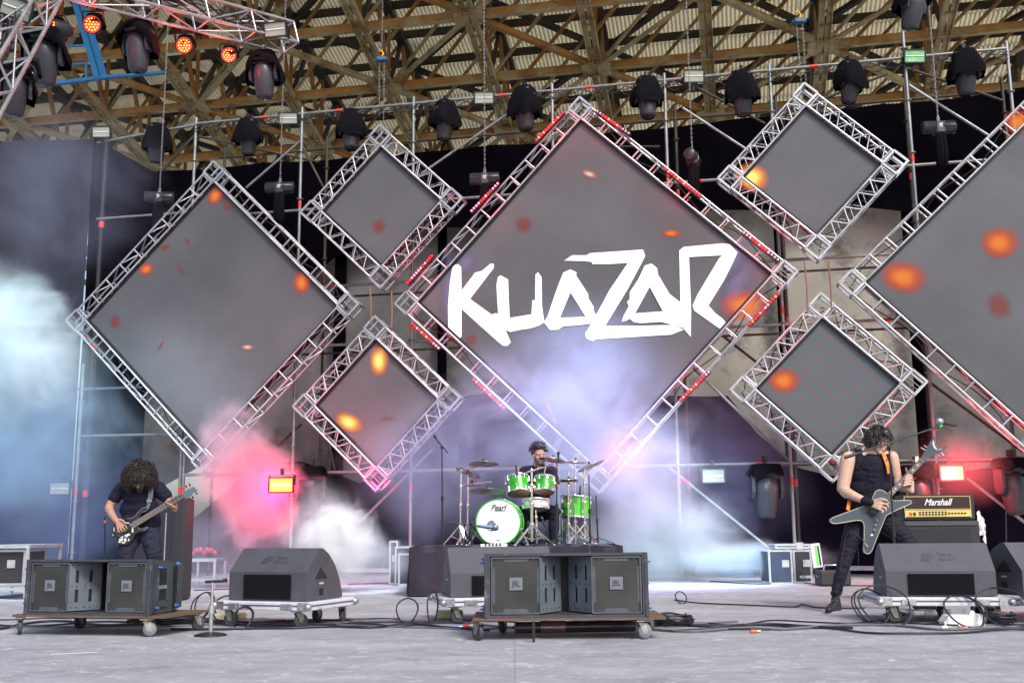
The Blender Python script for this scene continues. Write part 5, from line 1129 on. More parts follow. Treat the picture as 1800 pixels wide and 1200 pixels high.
def plug(x,y,m1,label,L=.1,ang=.2):
    q=G(x,y); d=V((math.cos(ang),math.sin(ang),0)); root=thing('cable_connector',q,label,'connector','cable connectors on the floor'); mb=MB(); mb.tube(q+UP*.014-d*L/2,q+UP*.014+d*L/2,.013,n=10); mb.build('shell',m1,root); mb=MB(); mb.tube(q+UP*.014+d*L/2,q+UP*.014+d*(L/2+.03),.011,n=10); mb.build('sleeve',MATS['bare_steel'],root)
plug(1325,1112,mat('orange_plug',(.8,.16,.03),.4),'orange connector lying on the floor right of centre',.05); plug(820,1102,RED,'red connector on the cable bundle left of centre',.05); plug(1082,1098,RED,'red connector under the centre dolly',.05); plug(800,1104,mat('blue_plug',(.1,.3,.6),.4),'blue connector on the cable bundle left of centre',.06); plug(1690,1106,RED,'red connector before the white box',.05); plug(1660,1105,WHITE,'white connector before the white box',.05)
for k,(x,y,w_,a_,mt,l) in enumerate(((1268,1057,.26,.1,'pale_yellow','strip of pale tape on the floor behind the upright cable loop'),(1382,1057,.3,-.1,'pale_yellow','strip of pale tape on the floor before the flight cases'),(1438,1071,.12,.2,'pale_yellow','short tape strip beside the guitarist shoe'),(640,1080,.1,.5,'white_plastic','small white tape mark right of the left wedge'),(130,1148,.3,.35,'white_plastic','worn white tape mark at the bottom left'),(942,1122,.05,.1,'white_plastic','tiny white tape mark below the centre dolly'),(1120,1123,.04,.1,'white_plastic','tiny white tape mark below the right castor of the centre dolly'))):
    q=G(x,y); mb=MB(); mb.box(q+UP*.003,(w_,.035,.0012),Matrix.Rotation(a_,3,'Z')); o=mb.build('floor_tape',mat(mt,(.62,.58,.35) if mt=='pale_yellow' else (.8,.8,.76),.6)); o['label']=l; o['category']='tape'; o['group']='tape marks on the floor'
# white box, yellow taped gear, plastic cups
q=G(1697,1099); wb_=thing('white_junction_box',q,'white angular plastic box on the floor below the right wedges','junction box'); mb=MB(); mb.prism([q+V(p) for p in((-.17,0,0),(.17,0,0),(.17,0,.085),(.10,0,.085),(.08,0,.12),(.055,0,.12),(.04,0,.085),(-.13,0,.08),(-.17,0,.03))],(0,.14,0)); mb.build('casing',mat('white_plastic',(.8,.8,.76),.4,0,.05),wb_)
q=P(1745,1073,9.2); yb=MB(); yb.box(q,(.11,.08,.09),bev=.01); o=yb.build('taped_block',mat('yellow_black_tape',(.02,.02,.02),.5,0,0,1,stain_or_shade=(.8,.65,.02),sscale=22,samt=.6)); o['label']='black block with yellow tape hanging under the right lid dolly'; o['category']='block'
for k,(x,l) in enumerate(((1600,'leftmost of the three clear plastic rolls under the guitarist wedge'),(1633,'middle of the three clear plastic rolls under the guitarist wedge'),(1663,'rightmost of the three clear plastic rolls under the guitarist wedge'))):
    q=P(x,1080,9.7); mb=MB(); mb.lathe([(.042,-.05),(.045,-.03),(.040,-.01),(.046,.01),(.04,.03),(.044,.05)],q,UP,14); o=mb.build('plastic_roll',WRAP); o['label']=l; o['category']='plastic roll'; o['group']='clear plastic rolls'
q=P(790,1072,10.3); mb=MB(); mb.box(V((q.x,10.3,.03)),(.24,.3,.06),bev=.01); o=mb.build('yellow_block',mat('pale_yellow',(.62,.58,.35),.6)); o['label']='pale yellow block on the floor under the centre wedge'; o['category']='block'
q=P(406,1080,10.3); mb=MB(); mb.box(V((q.x,10.3,.03)),(.24,.3,.06),bev=.01); o=mb.build('yellow_block',MATS['pale_yellow']); o['label']='pale yellow block on the floor under the left wedge'; o['category']='block'
# black pipe under the centre dolly
q0,q1=P(905,1098,8.6),P(1125,1100,8.7); q0.z=q1.z=.055; tb_=thing('pole_bundle',(q0+q1)/2,'dark shiny pipe lying under the centre dolly with a red end','pipe'); mb=MB(); mb.tube(q0,q1,.045,n=14); mb.build('tube',mat('shiny_dark',(.10,.08,.10),.25,.4,.3,8,stretch=(1,6,6)),tb_); mb=MB(); mb.tube(q0.lerp(q1,.2),q0.lerp(q1,.4),.049,n=14); mb.build('wrapping',mat('pink_foil',(.35,.2,.27),.3,.5,.6,60),tb_)
mb=MB(); q=P(937,1070,8.05); mb.bar(V((q.x,8.05,.0)),V((q.x,8.05,.15)),.018,.02); o=mb.build('strap',BLKM,bpy.data.objects['speaker_dolly.001']); 
# ---------------- people ----------------
def rings(p0,p1,r0,r1,n=14):
    p0=V(p0);p1=V(p1);L=(p1-p0).length
    pr=[]
    for k in range(5): a=math.pi/2*k/4; pr.append((r0*math.sin(a),-r0*math.cos(a)))
    for k in range(5): a=math.pi/2*k/4; pr.append((r1*math.cos(a),L+r1*math.sin(a)))
    pr[0]=(0,-r0); pr[-1]=(0,L+r1); return pr,p0,(p1-p0) if L>1e-6 else UP
def blob(name,shapes,mtl,parent=None,vox=.006,smooth=3,fold=0,fscale=9.,seed=0,aniso=(1,1,1),origin=None):
    mb=MB()
    for s in shapes:
        if s[0]=='c':
            pr,c,d=rings(s[1],s[2],s[3],s[4] if len(s)>4 else s[3]); mb.lathe(pr,c,d,14,cap=False)
        else:
            mb.ball(s[1],s[2],16,rot=s[3] if len(s)>3 else None)
    o=mb.build(name,mtl,parent,origin=origin)
    m=o.modifiers.new('r','REMESH'); m.mode='VOXEL'; m.voxel_size=vox
    m=o.modifiers.new('s','SMOOTH'); m.iterations=smooth; m.factor=.5
    bpy.context.view_layer.update()
    me=bpy.data.meshes.new_from_object(o.evaluated_get(bpy.context.evaluated_depsgraph_get())); o.modifiers.clear(); old=o.data; o.data=me; bpy.data.meshes.remove(old)
    if not me.materials: me.materials.append(mtl)
    me.polygons.foreach_set('use_smooth',[True]*len(me.polygons))
    if fold:
        nr=[v_.normal.copy() for v_ in me.vertices]
        for v_,n_ in zip(me.vertices,nr):
            q=V((v_.co.x*aniso[0],v_.co.y*aniso[1],v_.co.z*aniso[2]))*fscale+V((seed,0,0)); t=noise.noise(q)+.5*noise.noise(q*2.3)
            v_.co+=n_*fold*(1-2*abs(t))*1.0
    return o
def headset(c,f,u,k=1.0,beard=False):
    f=V(f).normalized(); x=f.cross(V(u)).normalized(); u=x.cross(f).normalized(); Mh=Matrix((x,f,u)).transposed(); c=V(c)
    T=lambda *p: c+Mh@(V(p)*k)
    S_=[('e',T(0,-.012,.032),V((.077,.098,.094))*k,Mh),('e',T(0,.026,-.045),V((.060,.066,.072))*k,Mh),('c',T(-.018,.066,-.098),T(.018,.066,-.098),.022*k),('c',T(0,.092,.012),T(0,.116,-.026),.0095*k,.0135*k),
     ('e',T(-.012,.104,-.030),V((.009,.010,.008))*k,Mh),('e',T(.012,.104,-.030),V((.009,.010,.008))*k,Mh),('c',T(-.045,.074,.027),T(.045,.074,.027),.014*k),('c',T(-.02,.088,-.058),T(.02,.088,-.058),.0075*k),('c',T(-.017,.086,-.068),T(.017,.086,-.068),.008*k),
     ('e',T(-.044,.062,-.022),V((.026,.022,.022))*k,Mh),('e',T(.044,.062,-.022),V((.026,.022,.022))*k,Mh),('e',T(-.078,-.006,-.008),V((.011,.020,.032))*k,Mh),('e',T(.078,-.006,-.008),V((.011,.020,.032))*k,Mh),
     ('c',T(-.05,.01,-.06),T(-.02,.06,-.095),.024*k,.02*k),('c',T(.05,.01,-.06),T(.02,.06,-.095),.024*k,.02*k)]
    return S_,T,Mh
EYEW=mat('eye_white',(.7,.68,.65),.2,0,0); EYED=mat('eye_dark',(.03,.018,.012),.15,0,0); LIPM=mat('lips',(.42,.16,.13),.5,0,.1)
def face_parts(body,T,Mh,k,hairm,beard=0,brow=True):
    for s in(-1,1):
        mb=MB(); mb.ball(T(s*.031,.082,.004),V((.013,.010,.008))*k,10,rot=Mh); e=mb.build('eye',EYEW,body); mb=MB(); mb.ball(T(s*.031,.0905,.004),V((.006,.004,.0055))*k,8,rot=Mh); mb.build('iris',EYED,e)
        if brow: mb=MB(); mb.path([T(s*.014,.092,.026),T(s*.032,.091,.033),T(s*.05,.078,.027)],.0048*k,6,r1=.003*k); mb.build('eyebrow',hairm,body)
    mb=MB(); mb.path([T(-.022,.090,-.062),T(-.008,.0975,-.060),T(.008,.0975,-.060),T(.022,.090,-.062)],.0045*k,6); mb.build('mouth',LIPM,body)
def curls(name,c,Mh,k,n,mtl,parent,rad=(.1,.12,.11),length=.12,curl=.012,turns=3.5,thick=.0035,cut=lambda q:True,grav=1.0,seed=1,spread=.5,flow=None,pts=14):
    rr=random.Random(seed); mb=MB(); c=V(c); m=0
    while m<n:
        q=V((rr.gauss(0,1),rr.gauss(0,1),rr.gauss(0,1))).normalized()
        if not cut(q): continue
        m+=1; base=c+Mh@V((q.x*rad[0]*k,q.y*rad[1]*k,q.z*rad[2]*k)); out=(Mh@V((q.x/rad[0],q.y/rad[1],q.z/rad[2]))).normalized()
        L=length*rr.uniform(.6,1.25); d=(out*spread+V((rr.uniform(-.5,.5),rr.uniform(-.5,.5),rr.uniform(-.5,.3)))*.5+(flow or V())).normalized(); P_=[]; p=base-out*.01; ph=rr.uniform(0,6.28); x,y,_=basis(d); cr=curl*rr.uniform(.6,1.3)
        vd=d.copy()
        for i in range(pts):
            t=i/(pts-1); a=ph+turns*6.28*t; P_.append(p+x*math.cos(a)*cr*min(1,t*3)+y*math.sin(a)*cr*min(1,t*3)); vd=(vd+V((0,0,-.16*grav))).normalized(); p=p+vd*L/pts
        mb.path(P_,thick*rr.uniform(.8,1.4),4,r1=thick*.4)
    return mb.build(name,mtl,parent)
SKIN=mat('skin',(.64,.40,.30),.48,0,.10,14,.08,90,spec=.4); SKIN2=mat('skin_tanned',(.46,.25,.165),.48,0,.12,14,.08,90,spec=.4)
HAIRB=mat('hair_black',(.012,.010,.010),.38,0,.4,30,spec=.6); HAIRC=mat('hair_dark_brown',(.022,.013,.009),.42,0,.5,40,spec=.55)
TANK=mat('black_jersey',(.014,.012,.024),.85,0,.3,8,.25,60,spec=.2); TEE=mat('navy_tshirt',(.014,.013,.030),.85,0,.3,8,.25,60,spec=.2); JEAN=mat('black_jeans',(.018,.015,.026),.8,0,.35,7,.3,70,spec=.25); NAVY=mat('dark_blue_trousers',(.017,.020,.038),.8,0,.3,7,.3,70,spec=.25)
SHOE=mat('black_shoe',(.02,.02,.024),.5,0,.3,15); SOLE=mat('pale_sole',(.4,.4,.4),.6)
def shoe(ank,toe,parent,lab=None):
    a=V(ank); t=V(toe); d=(t-a); d.z=0; d.normalize(); s=V((-d.y,d.x,0)); h=a.copy(); h.z=0
    sh=[('c',h-d*.04+UP*.045,h+d*.10+UP*.045,.042,.044),('c',h+d*.08+UP*.04,h+d*.19+UP*.032,.043,.034),('c',h-d*.02+UP*.08,h+d*.06+UP*.07,.044,.04),('c',h+UP*.05,h+UP*.12,.045,.045)]
    o=blob('shoe',sh,SHOE,parent,.008,4); mb=MB(); pts=[]
    for k in range(16): t_=2*math.pi*k/16; pts.append(h+d*(.075+.135*math.cos(t_))+s*(.045*math.sin(t_)*(1 if math.cos(t_)>0 else .85)))
    mb.prism([p+UP*.001 for p in pts],UP*.018); mb.build('sole',SOLE,o); mb=MB()
    for k in range(4): q=h+d*(.045+.028*k)+UP*(.098-.010*k); mb.path([q-s*.02,q+UP*.006,q+s*.02],.0035,5)
    mb.build('laces',SOLE,o)
# --- guitarist
YG=10.6
def g(x,y,dy=0.): return P(1430+x/4.285,720+y/4.285,YG+dy)
gp=thing('person',V((g(450,900).x,YG,0)),'person in black tank top and black jeans playing the grey pointed guitar, stepping wide','person')
HF=V((.72,-.62,-.50)); hs,T,Mh=headset(g(492,232,-.02),HF,(.25,-.1,1),1.06)
sk=hs+[('c',g(470,275,.0),g(430,350,.03),.062,.068),('c',g(430,335,.04),g(330,345,.03),.055,.05),('c',g(430,335,.04),g(560,340,.03),.055,.05),
 ('e',g(440,455,.02),(.16,.10,.15)),('c',g(430,560,.02),g(430,760,.02),.10,.11),
 ('e',g(262,372,.0),(.068,.07,.078)),('c',g(256,385,0),g(222,590,-.02),.074,.060),('c',g(222,590,-.02),g(250,625,-.05),.060,.056),('c',g(235,612,-.04),g(310,652,-.13),.052,.045),('c',g(310,652,-.13),g(410,693,-.225),.045,.030),
 ('e',g(595,362,.0),(.058,.06,.07)),('c',g(598,370,0),g(628,520,-.01),.058,.048),('c',g(628,520,-.01),g(640,575,-.03),.048,.046),('c',g(640,575,-.03),g(735,610,-.10),.045,.028),
 ('c',g(360,800,.02),g(262,1040,-.06),.10,.06),('c',g(500,800,.02),g(745,1030,-.1),.10,.06),('c',g(262,1040,-.06),g(168,1380,-.12),.055,.035),('c',g(745,1030,-.1),g(800,1380,0),.055,.035)]
# strumming hand
for q,(y0,y1) in enumerate(((690,0),(708,0),(727,0),(744,0))): sk.append(('c',g(415,694+q*4,-.225),g(500-4*q,y0,-.26),.020,.015))
for pts in (((500,688),(545,680),(566,702)),((503,707),(552,710),(566,734)),((498,727),(544,738),(548,758)),((488,745),(524,760),(518,776))):
    a,b,c_=[g(x,y,-.265-.006*i) for i,(x,y) in enumerate(pts)]; sk+= [('c',a,b,.0115,.0095),('c',b,c_,.0095,.0075)]
sk+= [('c',g(450,684,-.24),g(510,668,-.275),.014,.011),('c',g(510,668,-.275),g(556,684,-.285),.011,.009)]
# fretting hand
sk+= [('c',g(735,610,-.10),g(738,545,-.10),.03,.026),('c',g(735,590,-.10),g(720,520,-.10),.028,.022)]
for i in range(4):
    sk+= [('c',g(742-3*i,500+22*i,-.12),g(736-3*i,492+22*i,-.185),.0125,.0105),('c',g(736-3*i,492+22*i,-.185),g(690-4*i,508+21*i,-.205),.0105,.0085)]
sk+= [('c',g(725,530,-.10),g(705,480,-.105),.015,.0125),('c',g(705,480,-.105),g(696,440,-.12),.012,.009)]
body=blob('body',sk,SKIN,gp,.0055,4)
face_parts(body,T,Mh,1.06,HAIRB)
blob('goatee',[('c',T(-.014,.088,-.105),T(.014,.088,-.105),.013),('c',T(0,.092,-.112),T(0,.085,-.13),.012,.006)],HAIRB,body,.006,1)
ts=[('e',g(442,470,.02),(.178,.122,.165)),('c',g(372,500,.02),g(515,500,.02),.115),('c',g(375,600,.02),g(500,600,.02),.128),('c',g(372,700,.02),g(490,700,.02),.128),('c',g(375,770,.02),g(490,770,.02),.132),('c',g(338,318,.03),g(352,440,-.01),.040,.06),('c',g(330,330,.05),g(345,440,.05),.04,.07),('c',g(558,322,.03),g(545,430,-.01),.038,.06),('c',g(400,430,-.03),g(500,430,-.03),.08)]
ts.append(('c',g(438,440,.02),g(434,700,.02),.150,.142)); tk=blob('tank_top',ts,TANK,gp,.008,10,fold=.007,fscale=7,aniso=(1,1,2.2))
js=[('c',g(375,770,.02),g(490,770,.02),.125),('c',g(362,800,.02),g(300,930,-.03),.118,.092),('c',g(300,930,-.03),g(258,1050,-.06),.092,.072),('c',g(258,1050,-.06),g(205,1240,-.10),.072,.055),('c',g(205,1240,-.1),g(168,1375,-.12),.055,.048),
 ('c',g(500,800,.02),g(620,900,-.05),.122,.105),('c',g(620,900,-.05),g(745,1030,-.1),.10,.078),('c',g(745,1030,-.1),g(800,1370,0),.075,.055)]
blob('jeans',js,JEAN,gp,.009,5,fold=.0075,fscale=10,aniso=(1,1,2.2),seed=4)
shoe(g(165,1400,-.12),g(60,1500,-.4),gp); shoe(g(800,1400,0),g(900,1450,-.1),gp)
blob('wristband',[('c',g(382,684,-.20),g(425,697,-.235),.042,.040)],TANK,gp,.006,2)
HC=mat('hair_grey_black',(.022,.020,.023),.4,0,.4,40,spec=.6)
hb=blob('hair',[('e',T(0,-.03,.045),V((.090,.10,.092))*1.06,Mh),('e',T(.0,-.055,-.03),V((.082,.072,.085))*1.06,Mh),('e',T(.02,.035,.09),V((.07,.055,.04))*1.06,Mh)],HAIRB,gp,.008,3,fold=.008,fscale=22,seed=3)
curls('hair_locks',T(0,-.02,.03),Mh,1.06,330,HC,hb,rad=(.090,.108,.102),length=.12,curl=.007,turns=1.1,thick=.005,cut=lambda q: not(q.y>.35 and q.z<.42) and q.z>-.5,grav=2.4,seed=5,spread=.35)
# --- pointed grey guitar
GUI=mat('guitar_grey_satin',(.075,.092,.115),.35,.1,.1,6); GED=mat('guitar_cream_binding',(.55,.52,.33),.4); FRB=mat('fretboard_brown',(.10,.055,.04),.5,0,.3,25); PEARL=mat('pearl_inlay',(.75,.74,.72),.3); STRG=mat('string_steel',(.6,.6,.6),.3,.9,0)
gt=thing('electric_guitar',g(450,860,-.17),'dark grey pointed electric guitar with cream edge held by the guitarist','guitar')
out=[(487,603),(520,606),(550,625),(575,662),(610,686),(675,682),(728,682),(739,690),(736,704),(640,748),(548,794),(533,826),(482,950),(440,1058),(425,1078),(402,1083),(382,1072),(378,1050),(381,950),(382,880),(376,848),(355,832),(320,832),(170,856),(140,853),(126,838),(130,822),(152,808),(300,754),(432,704),(442,668),(466,615)]
def gq(x,y,d=0.): return g(x,y,-.175-d)
from mathutils.geometry import tessellate_polygon
def slab(pts,front,th,mtl,parent,name,edge=None):
    F=[V(p) for p in pts]; n=len(F); tr=tessellate_polygon([F]); e=V((0,th,0)); mb=MB(); B_=[p+e for p in F]
    nn=(F[tr[0][1]]-F[tr[0][0]]).cross(F[tr[0][2]]-F[tr[0][0]]); 
    mb.add(F,[list(t) if nn.y<0 else list(t)[::-1] for t in tr],0); mb.add(B_,[list(t)[::-1] if nn.y<0 else list(t) for t in tr],0)
    mb.add(F+B_,[(i,(i+1)%n,n+(i+1)%n,n+i) for i in range(n)],1 if edge else 0)
    return mb.build(name,[mtl]+([edge] if edge else []),parent)
gb_=slab([gq(x,y) for x,y in out],1,.042,GUI,gt,'body',None)
mb=MB(); mb.path([gq(x,y,.0) for x,y in out],.0042,5,closed=True); mb.build('binding',GED,gb_)
nk0,nk1=gq(572,640,.012),gq(838,358,.012); nd=(nk1-nk0).normalized(); ns=nd.cross(V((0,-1,0))).normalized()
mb=MB(); mb.bar(nk0,nk1,.052,.012,up=V((0,-1,0))); nb=mb.build('fretboard',FRB,gt)
mb=MB(); mb.path([nk0+V((0,.02,0)),nk1+V((0,.016,0))],.023,10); mb.build('neck',mat('neck_dark',(.03,.028,.03),.4),gt)
mb=MB(); L=(nk1-nk0).length; x=0
for k in range(1,20): x=L*(1-2**(-k/11.))/(1-2**(-20/11.)); q=nk1-nd*x; mb.bar(q-ns*.026-V((0,.0075,0)),q+ns*.026-V((0,.0075,0)),.003,.003,up=V((0,-1,0)))
mb.build('frets',STRG,nb); mb=MB()
for k in(3,5,7,9,12,15,17): x=L*(1-2**(-(k-.5)/11.))/(1-2**(-20/11.)); q=nk1-nd*x; mb.box(q-V((0,.0065,0)),(.022,.001,.014),Matrix((ns,V((0,1,0)),nd)).transposed())
mb.build('inlays',PEARL,nb)
hp=[(818,352),(836,318),(870,262),(905,205),(917,212),(916,250),(930,292),(962,284),(1004,269),(1006,279),(958,318),(900,346),(862,372),(842,368)]
ho=slab([gq(x,y,.008) for x,y in hp],1,.016,GUI,gt,'headstock'); hi=[(895,250),(906,225),(912,262),(932,300),(962,292),(975,290),(950,300),(925,302),(905,285)]
slab([gq(x,y,.0095) for x,y in hi],1,.001,PEARL,ho,'silver_inlay')
mb=MB()
for x,y in((858,285),(845,305),(832,300),(955,318),(962,325),(935,335)): q=gq(x,y,-.002); mb.tube(q,q+V((.012 if x>900 else -.02,0,.012 if x<900 else -.012)),.005,n=6); mb.ball(q+V((.018 if x>900 else -.026,0,.018 if x<900 else -.018)),.008,8)
mb.build('tuning_pegs',CHROME,ho)
mb=MB()
for s_ in range(6): o=ns*(-.020+.008*s_); mb.tube(gq(440,775,.022)+o,nk1+o-V((0,.010,0)),.0009,n=4)
mb.build('strings',STRG,gt)
mb=MB(); c_=gq(437,778,.006); Rg=Matrix((ns,V((0,1,0)),nd)).transposed(); mb.box(c_,(.085,.014,.045),Rg); 
for k in range(6): mb.box(c_+ns*(-.032+.0128*k)-V((0,.008,0)),(.009,.012,.05),Rg)
mb.build('bridge',BLKM,gt)
for x,y,l in((520,712,'p'),(470,742,'p')): mb=MB(); mb.box(gq(x,y,.006),(.07,.014,.036),Rg); mb.build('pickup',BLKM,gt)
for x,y in((474,832),(464,868),(456,906)): mb=MB(); mb.lathe([(.012,0),(.011,.014),(0,.016)],gq(x,y,0),V((0,-1,0)),14); mb.build('knob',mat('knob_grey',(.3,.33,.37),.3,.5),gt)
mb=MB(); mb.lathe([(.017,0),(.017,.004),(0,.004)],gq(438,946,0),V((0,-1,0)),16); mb.build('jack_plate',CHROME,gt); mb=MB(); mb.lathe([(.012,0),(.012,.008),(0,.01)],gq(403,1026,0),V((0,-1,0)),12); mb.build('strap_button',CHROME,gt)
mb=MB(); mb.tube(gq(385,1000,.02),gq(405,1028,.02),.006,n=6); mb.build('plug',CHROME,gt)
mb=MB(); mb.path([gq(385,1000,.02),gq(320,930,.01),gq(262,880,-.05),gq(240,960,-.08),gq(215,1100,.0),gq(200,1200,.02),gq(225,1290,.02),gq(215,1380,0),gq(140,1440,.1),g(90,1490,-.3)],.0045,6); o=mb.build('guitar_lead',CABL); o['label']='thin black lead hanging from the grey guitar down past the knee'; o['category']='cable'
ORS=mat('orange_strap',(.95,.22,.01),.55,0,.1,20)
st_=thing('guitar_strap',g(550,400,-.13),'orange guitar strap over the chest of the guitarist','strap')
def ribbon(pts,w_,mtl,parent,name,th=.003):
    mb=MB(); pts=[V(p) for p in pts]
    for a,b in zip(pts,pts[1:]): mb.bar(a,b+(b-a).normalized()*.004,w_,th,up=V((0.15,-1,.1)))
    return mb.build(name,mtl,parent)
ribbon([g(522,322,-.08),g(535,352,-.115),g(550,390,-.135),g(562,430,-.145),g(570,475,-.15)],.038,ORS,st_,'front_band'); ribbon([g(270,680,-.06),g(266,715,-.10),g(258,752,-.12)],.035,ORS,st_,'side_band'); ribbon([g(245,842,-.15),g(212,848,-.16)],.02,ORS,st_,'end_tab')
mb=MB(); mb.box(g(552,376,-.142),(.014,.003,.014)); mb.build('mark',BLKM,st_)
# --- bass player
YBP=11.7
def h(x,y,dy=0.): return P(160+x/5.715,790+y/5.715,YBP+dy)
bp_=thing('person',V((h(500,900).x,YBP,0)),'person with big curly hair in dark t-shirt bending over a bass guitar','person')
hs,T,Mh=headset(h(490,285,-.14),(.10,-.72,-.66),(0,-.5,1),1.02)
sk=hs+[('c',h(485,330,-.06),h(490,400,.02),.058,.065),('c',h(330,395,0),h(640,385,0),.065),('e',h(490,470,.0),(.15,.095,.15)),('c',h(490,600,.02),h(500,740,.02),.10,.10),
 ('c',h(305,400,0),h(192,555,-.02),.056,.046),('c',h(192,555,-.02),h(180,590,-.04),.046,.045),('c',h(180,590,-.04),h(215,660,-.12),.045,.038),('c',h(215,660,-.12),h(255,715,-.20),.038,.028),
 ('c',h(672,390,0),h(775,505,.0),.055,.045),('c',h(775,505,0),h(800,545,-.04),.045,.040),('c',h(800,545,-.04),h(845,595,-.08),.038,.027),
 ('c',h(440,790,.02),h(360,1020,-.05),.09,.06),('c',h(570,790,.02),h(640,1040,-.05),.09,.06),('c',h(360,1020,-.05),h(310,1480,0),.055,.035),('c',h(640,1040,-.05),h(660,1480,0),.055,.035)]
for q in range(4): sk.append(('c',h(258,715,-.20),h(268+18*q,775-12*q,-.225),.019,.014))
for pts in (((268,775),(272,810),(285,828)),((290,765),(300,805),(318,822)),((308,755),(325,790),(345,812)),((325,735),(345,765),(362,790))):
    a,b,c_=[h(x,y,-.23-.004*i) for i,(x,y) in enumerate(pts)]; sk+= [('c',a,b,.0115,.0095),('c',b,c_,.0095,.0075)]
sk+= [('c',h(285,700,-.21),h(325,715,-.245),.015,.012),('c',h(325,715,-.245),h(348,740,-.25),.011,.009)]
sk+= [('c',h(845,595,-.08),h(850,560,-.08),.026,.024),('c',h(840,600,-.08),h(815,560,-.08),.025,.022)]
for i in range(4):
    sk+= [('c',h(858-17*i,588-2*i,-.09),h(835-17*i,575-8*i,-.175),.012,.0105),('c',h(835-17*i,575-8*i,-.175),h(800-15*i,548-6*i,-.19),.010,.008)]
sk+= [('c',h(845,560,-.09),h(858,520,-.10),.014,.011),('c',h(858,520,-.10),h(840,500,-.13),.011,.009)]
body=blob('body',sk,SKIN2,bp_,.0055,4); face_parts(body,T,Mh,1.02,HAIRC)
blob('beard',[('c',T(-.04,.05,-.075),T(0,.085,-.10),.026,.03),('c',T(.04,.05,-.075),T(0,.085,-.10),.026,.03),('c',T(0,.085,-.10),T(0,.08,-.135),.03,.02),('c',T(-.025,.096,-.048),T(.025,.096,-.048),.008)],HAIRC,body,.006,1,fold=.004,fscale=40)
ts=[('c',h(330,395,.0),h(640,385,.0),.078),('e',h(490,470,.0),(.182,.122,.17)),('c',h(415,600,.02),h(570,600,.02),.128),('c',h(425,720,.02),h(580,720,.02),.130),('c',h(305,400,0),h(240,480,-.01),.078,.07),('c',h(672,390,0),h(745,462,0),.078,.068)]
blob('t_shirt',ts,TEE,bp_,.008,4,fold=.008,fscale=7,aniso=(1,1,1.8),seed=8)
js=[('c',h(440,790,.02),h(575,790,.02),.115),('c',h(440,800,.02),h(355,1020,-.05),.115,.085),('c',h(355,1020,-.05),h(310,1480,0),.085,.065),('c',h(575,800,.02),h(640,1040,-.05),.115,.085),('c',h(640,1040,-.05),h(660,1480,0),.085,.065)]
blob('trousers',js,NAVY,bp_,.009,5,fold=.011,fscale=8,aniso=(1,1,1.8),seed=2)
shoe(h(310,1480,0),h(290,1600,-.3),bp_); shoe(h(660,1480,0),h(680,1600,-.3),bp_)
hb=blob('hair',[('e',T(0,-.03,.04),(.135,.13,.12),Mh),('e',T(-.095,-.0,-.03),(.075,.08,.09),Mh),('e',T(.095,-.0,-.03),(.075,.08,.09),Mh)],HAIRC,bp_,.008,3,fold=.016,fscale=16,seed=3)
curls('curls',T(0,-.03,.03),Mh,1.0,620,HAIRC,hb,rad=(.16,.145,.14),length=.112,curl=.015,turns=2.6,thick=.0048,cut=lambda q: not(q.y>.5 and abs(q.x)<.5 and q.z<.3),grav=1.9,seed=9,spread=.6)
# --- bass guitar
BSB=mat('bass_black_gloss',(.02,.02,.024),.18,0,.2,8,coat=.6); BSG=mat('bass_grey_edge',(.16,.16,.17),.35,.2)
ba_=thing('bass_guitar',h(340,830,-.16),'black bass guitar with white painted patches and brown fretboard held by the bass player','guitar')
def hq(x,y,d=0.): return h(x,y,-.155-d)
out=[(556,578),(574,588),(566,606),(520,628),(492,660),(482,700),(470,745),(468,780),(500,800),(535,788),(566,776),(564,792),(520,818),(470,830),(440,850),(425,890),(392,930),(345,955),(298,952),(248,922),(216,876),(205,825),(214,775),(246,728),(300,700),(312,686),(360,690),(408,690),(448,664),(484,618),(518,586)]
slab([hq(x,y) for x,y in out],1,.042,BSB,ba_,'body')
mb=MB(); mb.path([hq(x,y) for x,y in out[-5:]+out[:4]],.006,6); mb.path([hq(x,y) for x,y in out[7:13]],.005,6); mb.build('horn_edge',BSG,ba_)
PATW=mat('white_patch_paint',(.75,.75,.75),.25,0,.03)
rr=random.Random(11); n_=0
for cx_,cy_,rx_,ry_ in((300,905,26,14),(312,880,17,22),(355,862,20,17),(345,905,14,22),(378,905,9,12),(380,850,18,12),(285,925,16,8),(325,932,18,7),(295,850,20,26),(418,800,9,40),(405,755,20,8),(365,735,24,7),(232,800,7,26),(222,845,7,26),(250,880,8,18),(262,820,8,8)):
    pts=[hq(cx_+rx_*math.cos(2*math.pi*k/12)*rr.uniform(.7,1.15),cy_+ry_*math.sin(2*math.pi*k/12)*rr.uniform(.7,1.15),.0015+.0004*n_) for k in range(12)]; n_+=1
    mb=MB(); c_=sum(pts,V())/12; mb.add([c_]+pts,[(0,i+1,(i+1)%12+1) for i in range(12)]); mb.build('painted_patch',PATW,ba_)
k0,k1=hq(418,762,.012),hq(912,458,.012); nd=(k1-k0).normalized(); ns=nd.cross(V((0,-1,0))).normalized()
FRB2=mat('bass_fretboard',(.20,.145,.12),.5,0,.25,25)
mb=MB(); mb.bar(k0,k1,.058,.012,up=V((0,-1,0))); nb=mb.build('fretboard',FRB2,ba_); mb=MB(); mb.path([k0+V((0,.022,0)),k1+V((0,.016,0))],.026,10); mb.build('neck',MATS['neck_dark'],ba_)
mb=MB(); L=(k1-k0).length
for k in range(1,22): x=L*(1-2**(-k/12.))/(1-2**(-22/12.)); q=k1-nd*x; mb.bar(q-ns*.029-V((0,.0075,0)),q+ns*.029-V((0,.0075,0)),.003,.003,up=V((0,-1,0)))
mb.build('frets',STRG,nb); mb=MB()
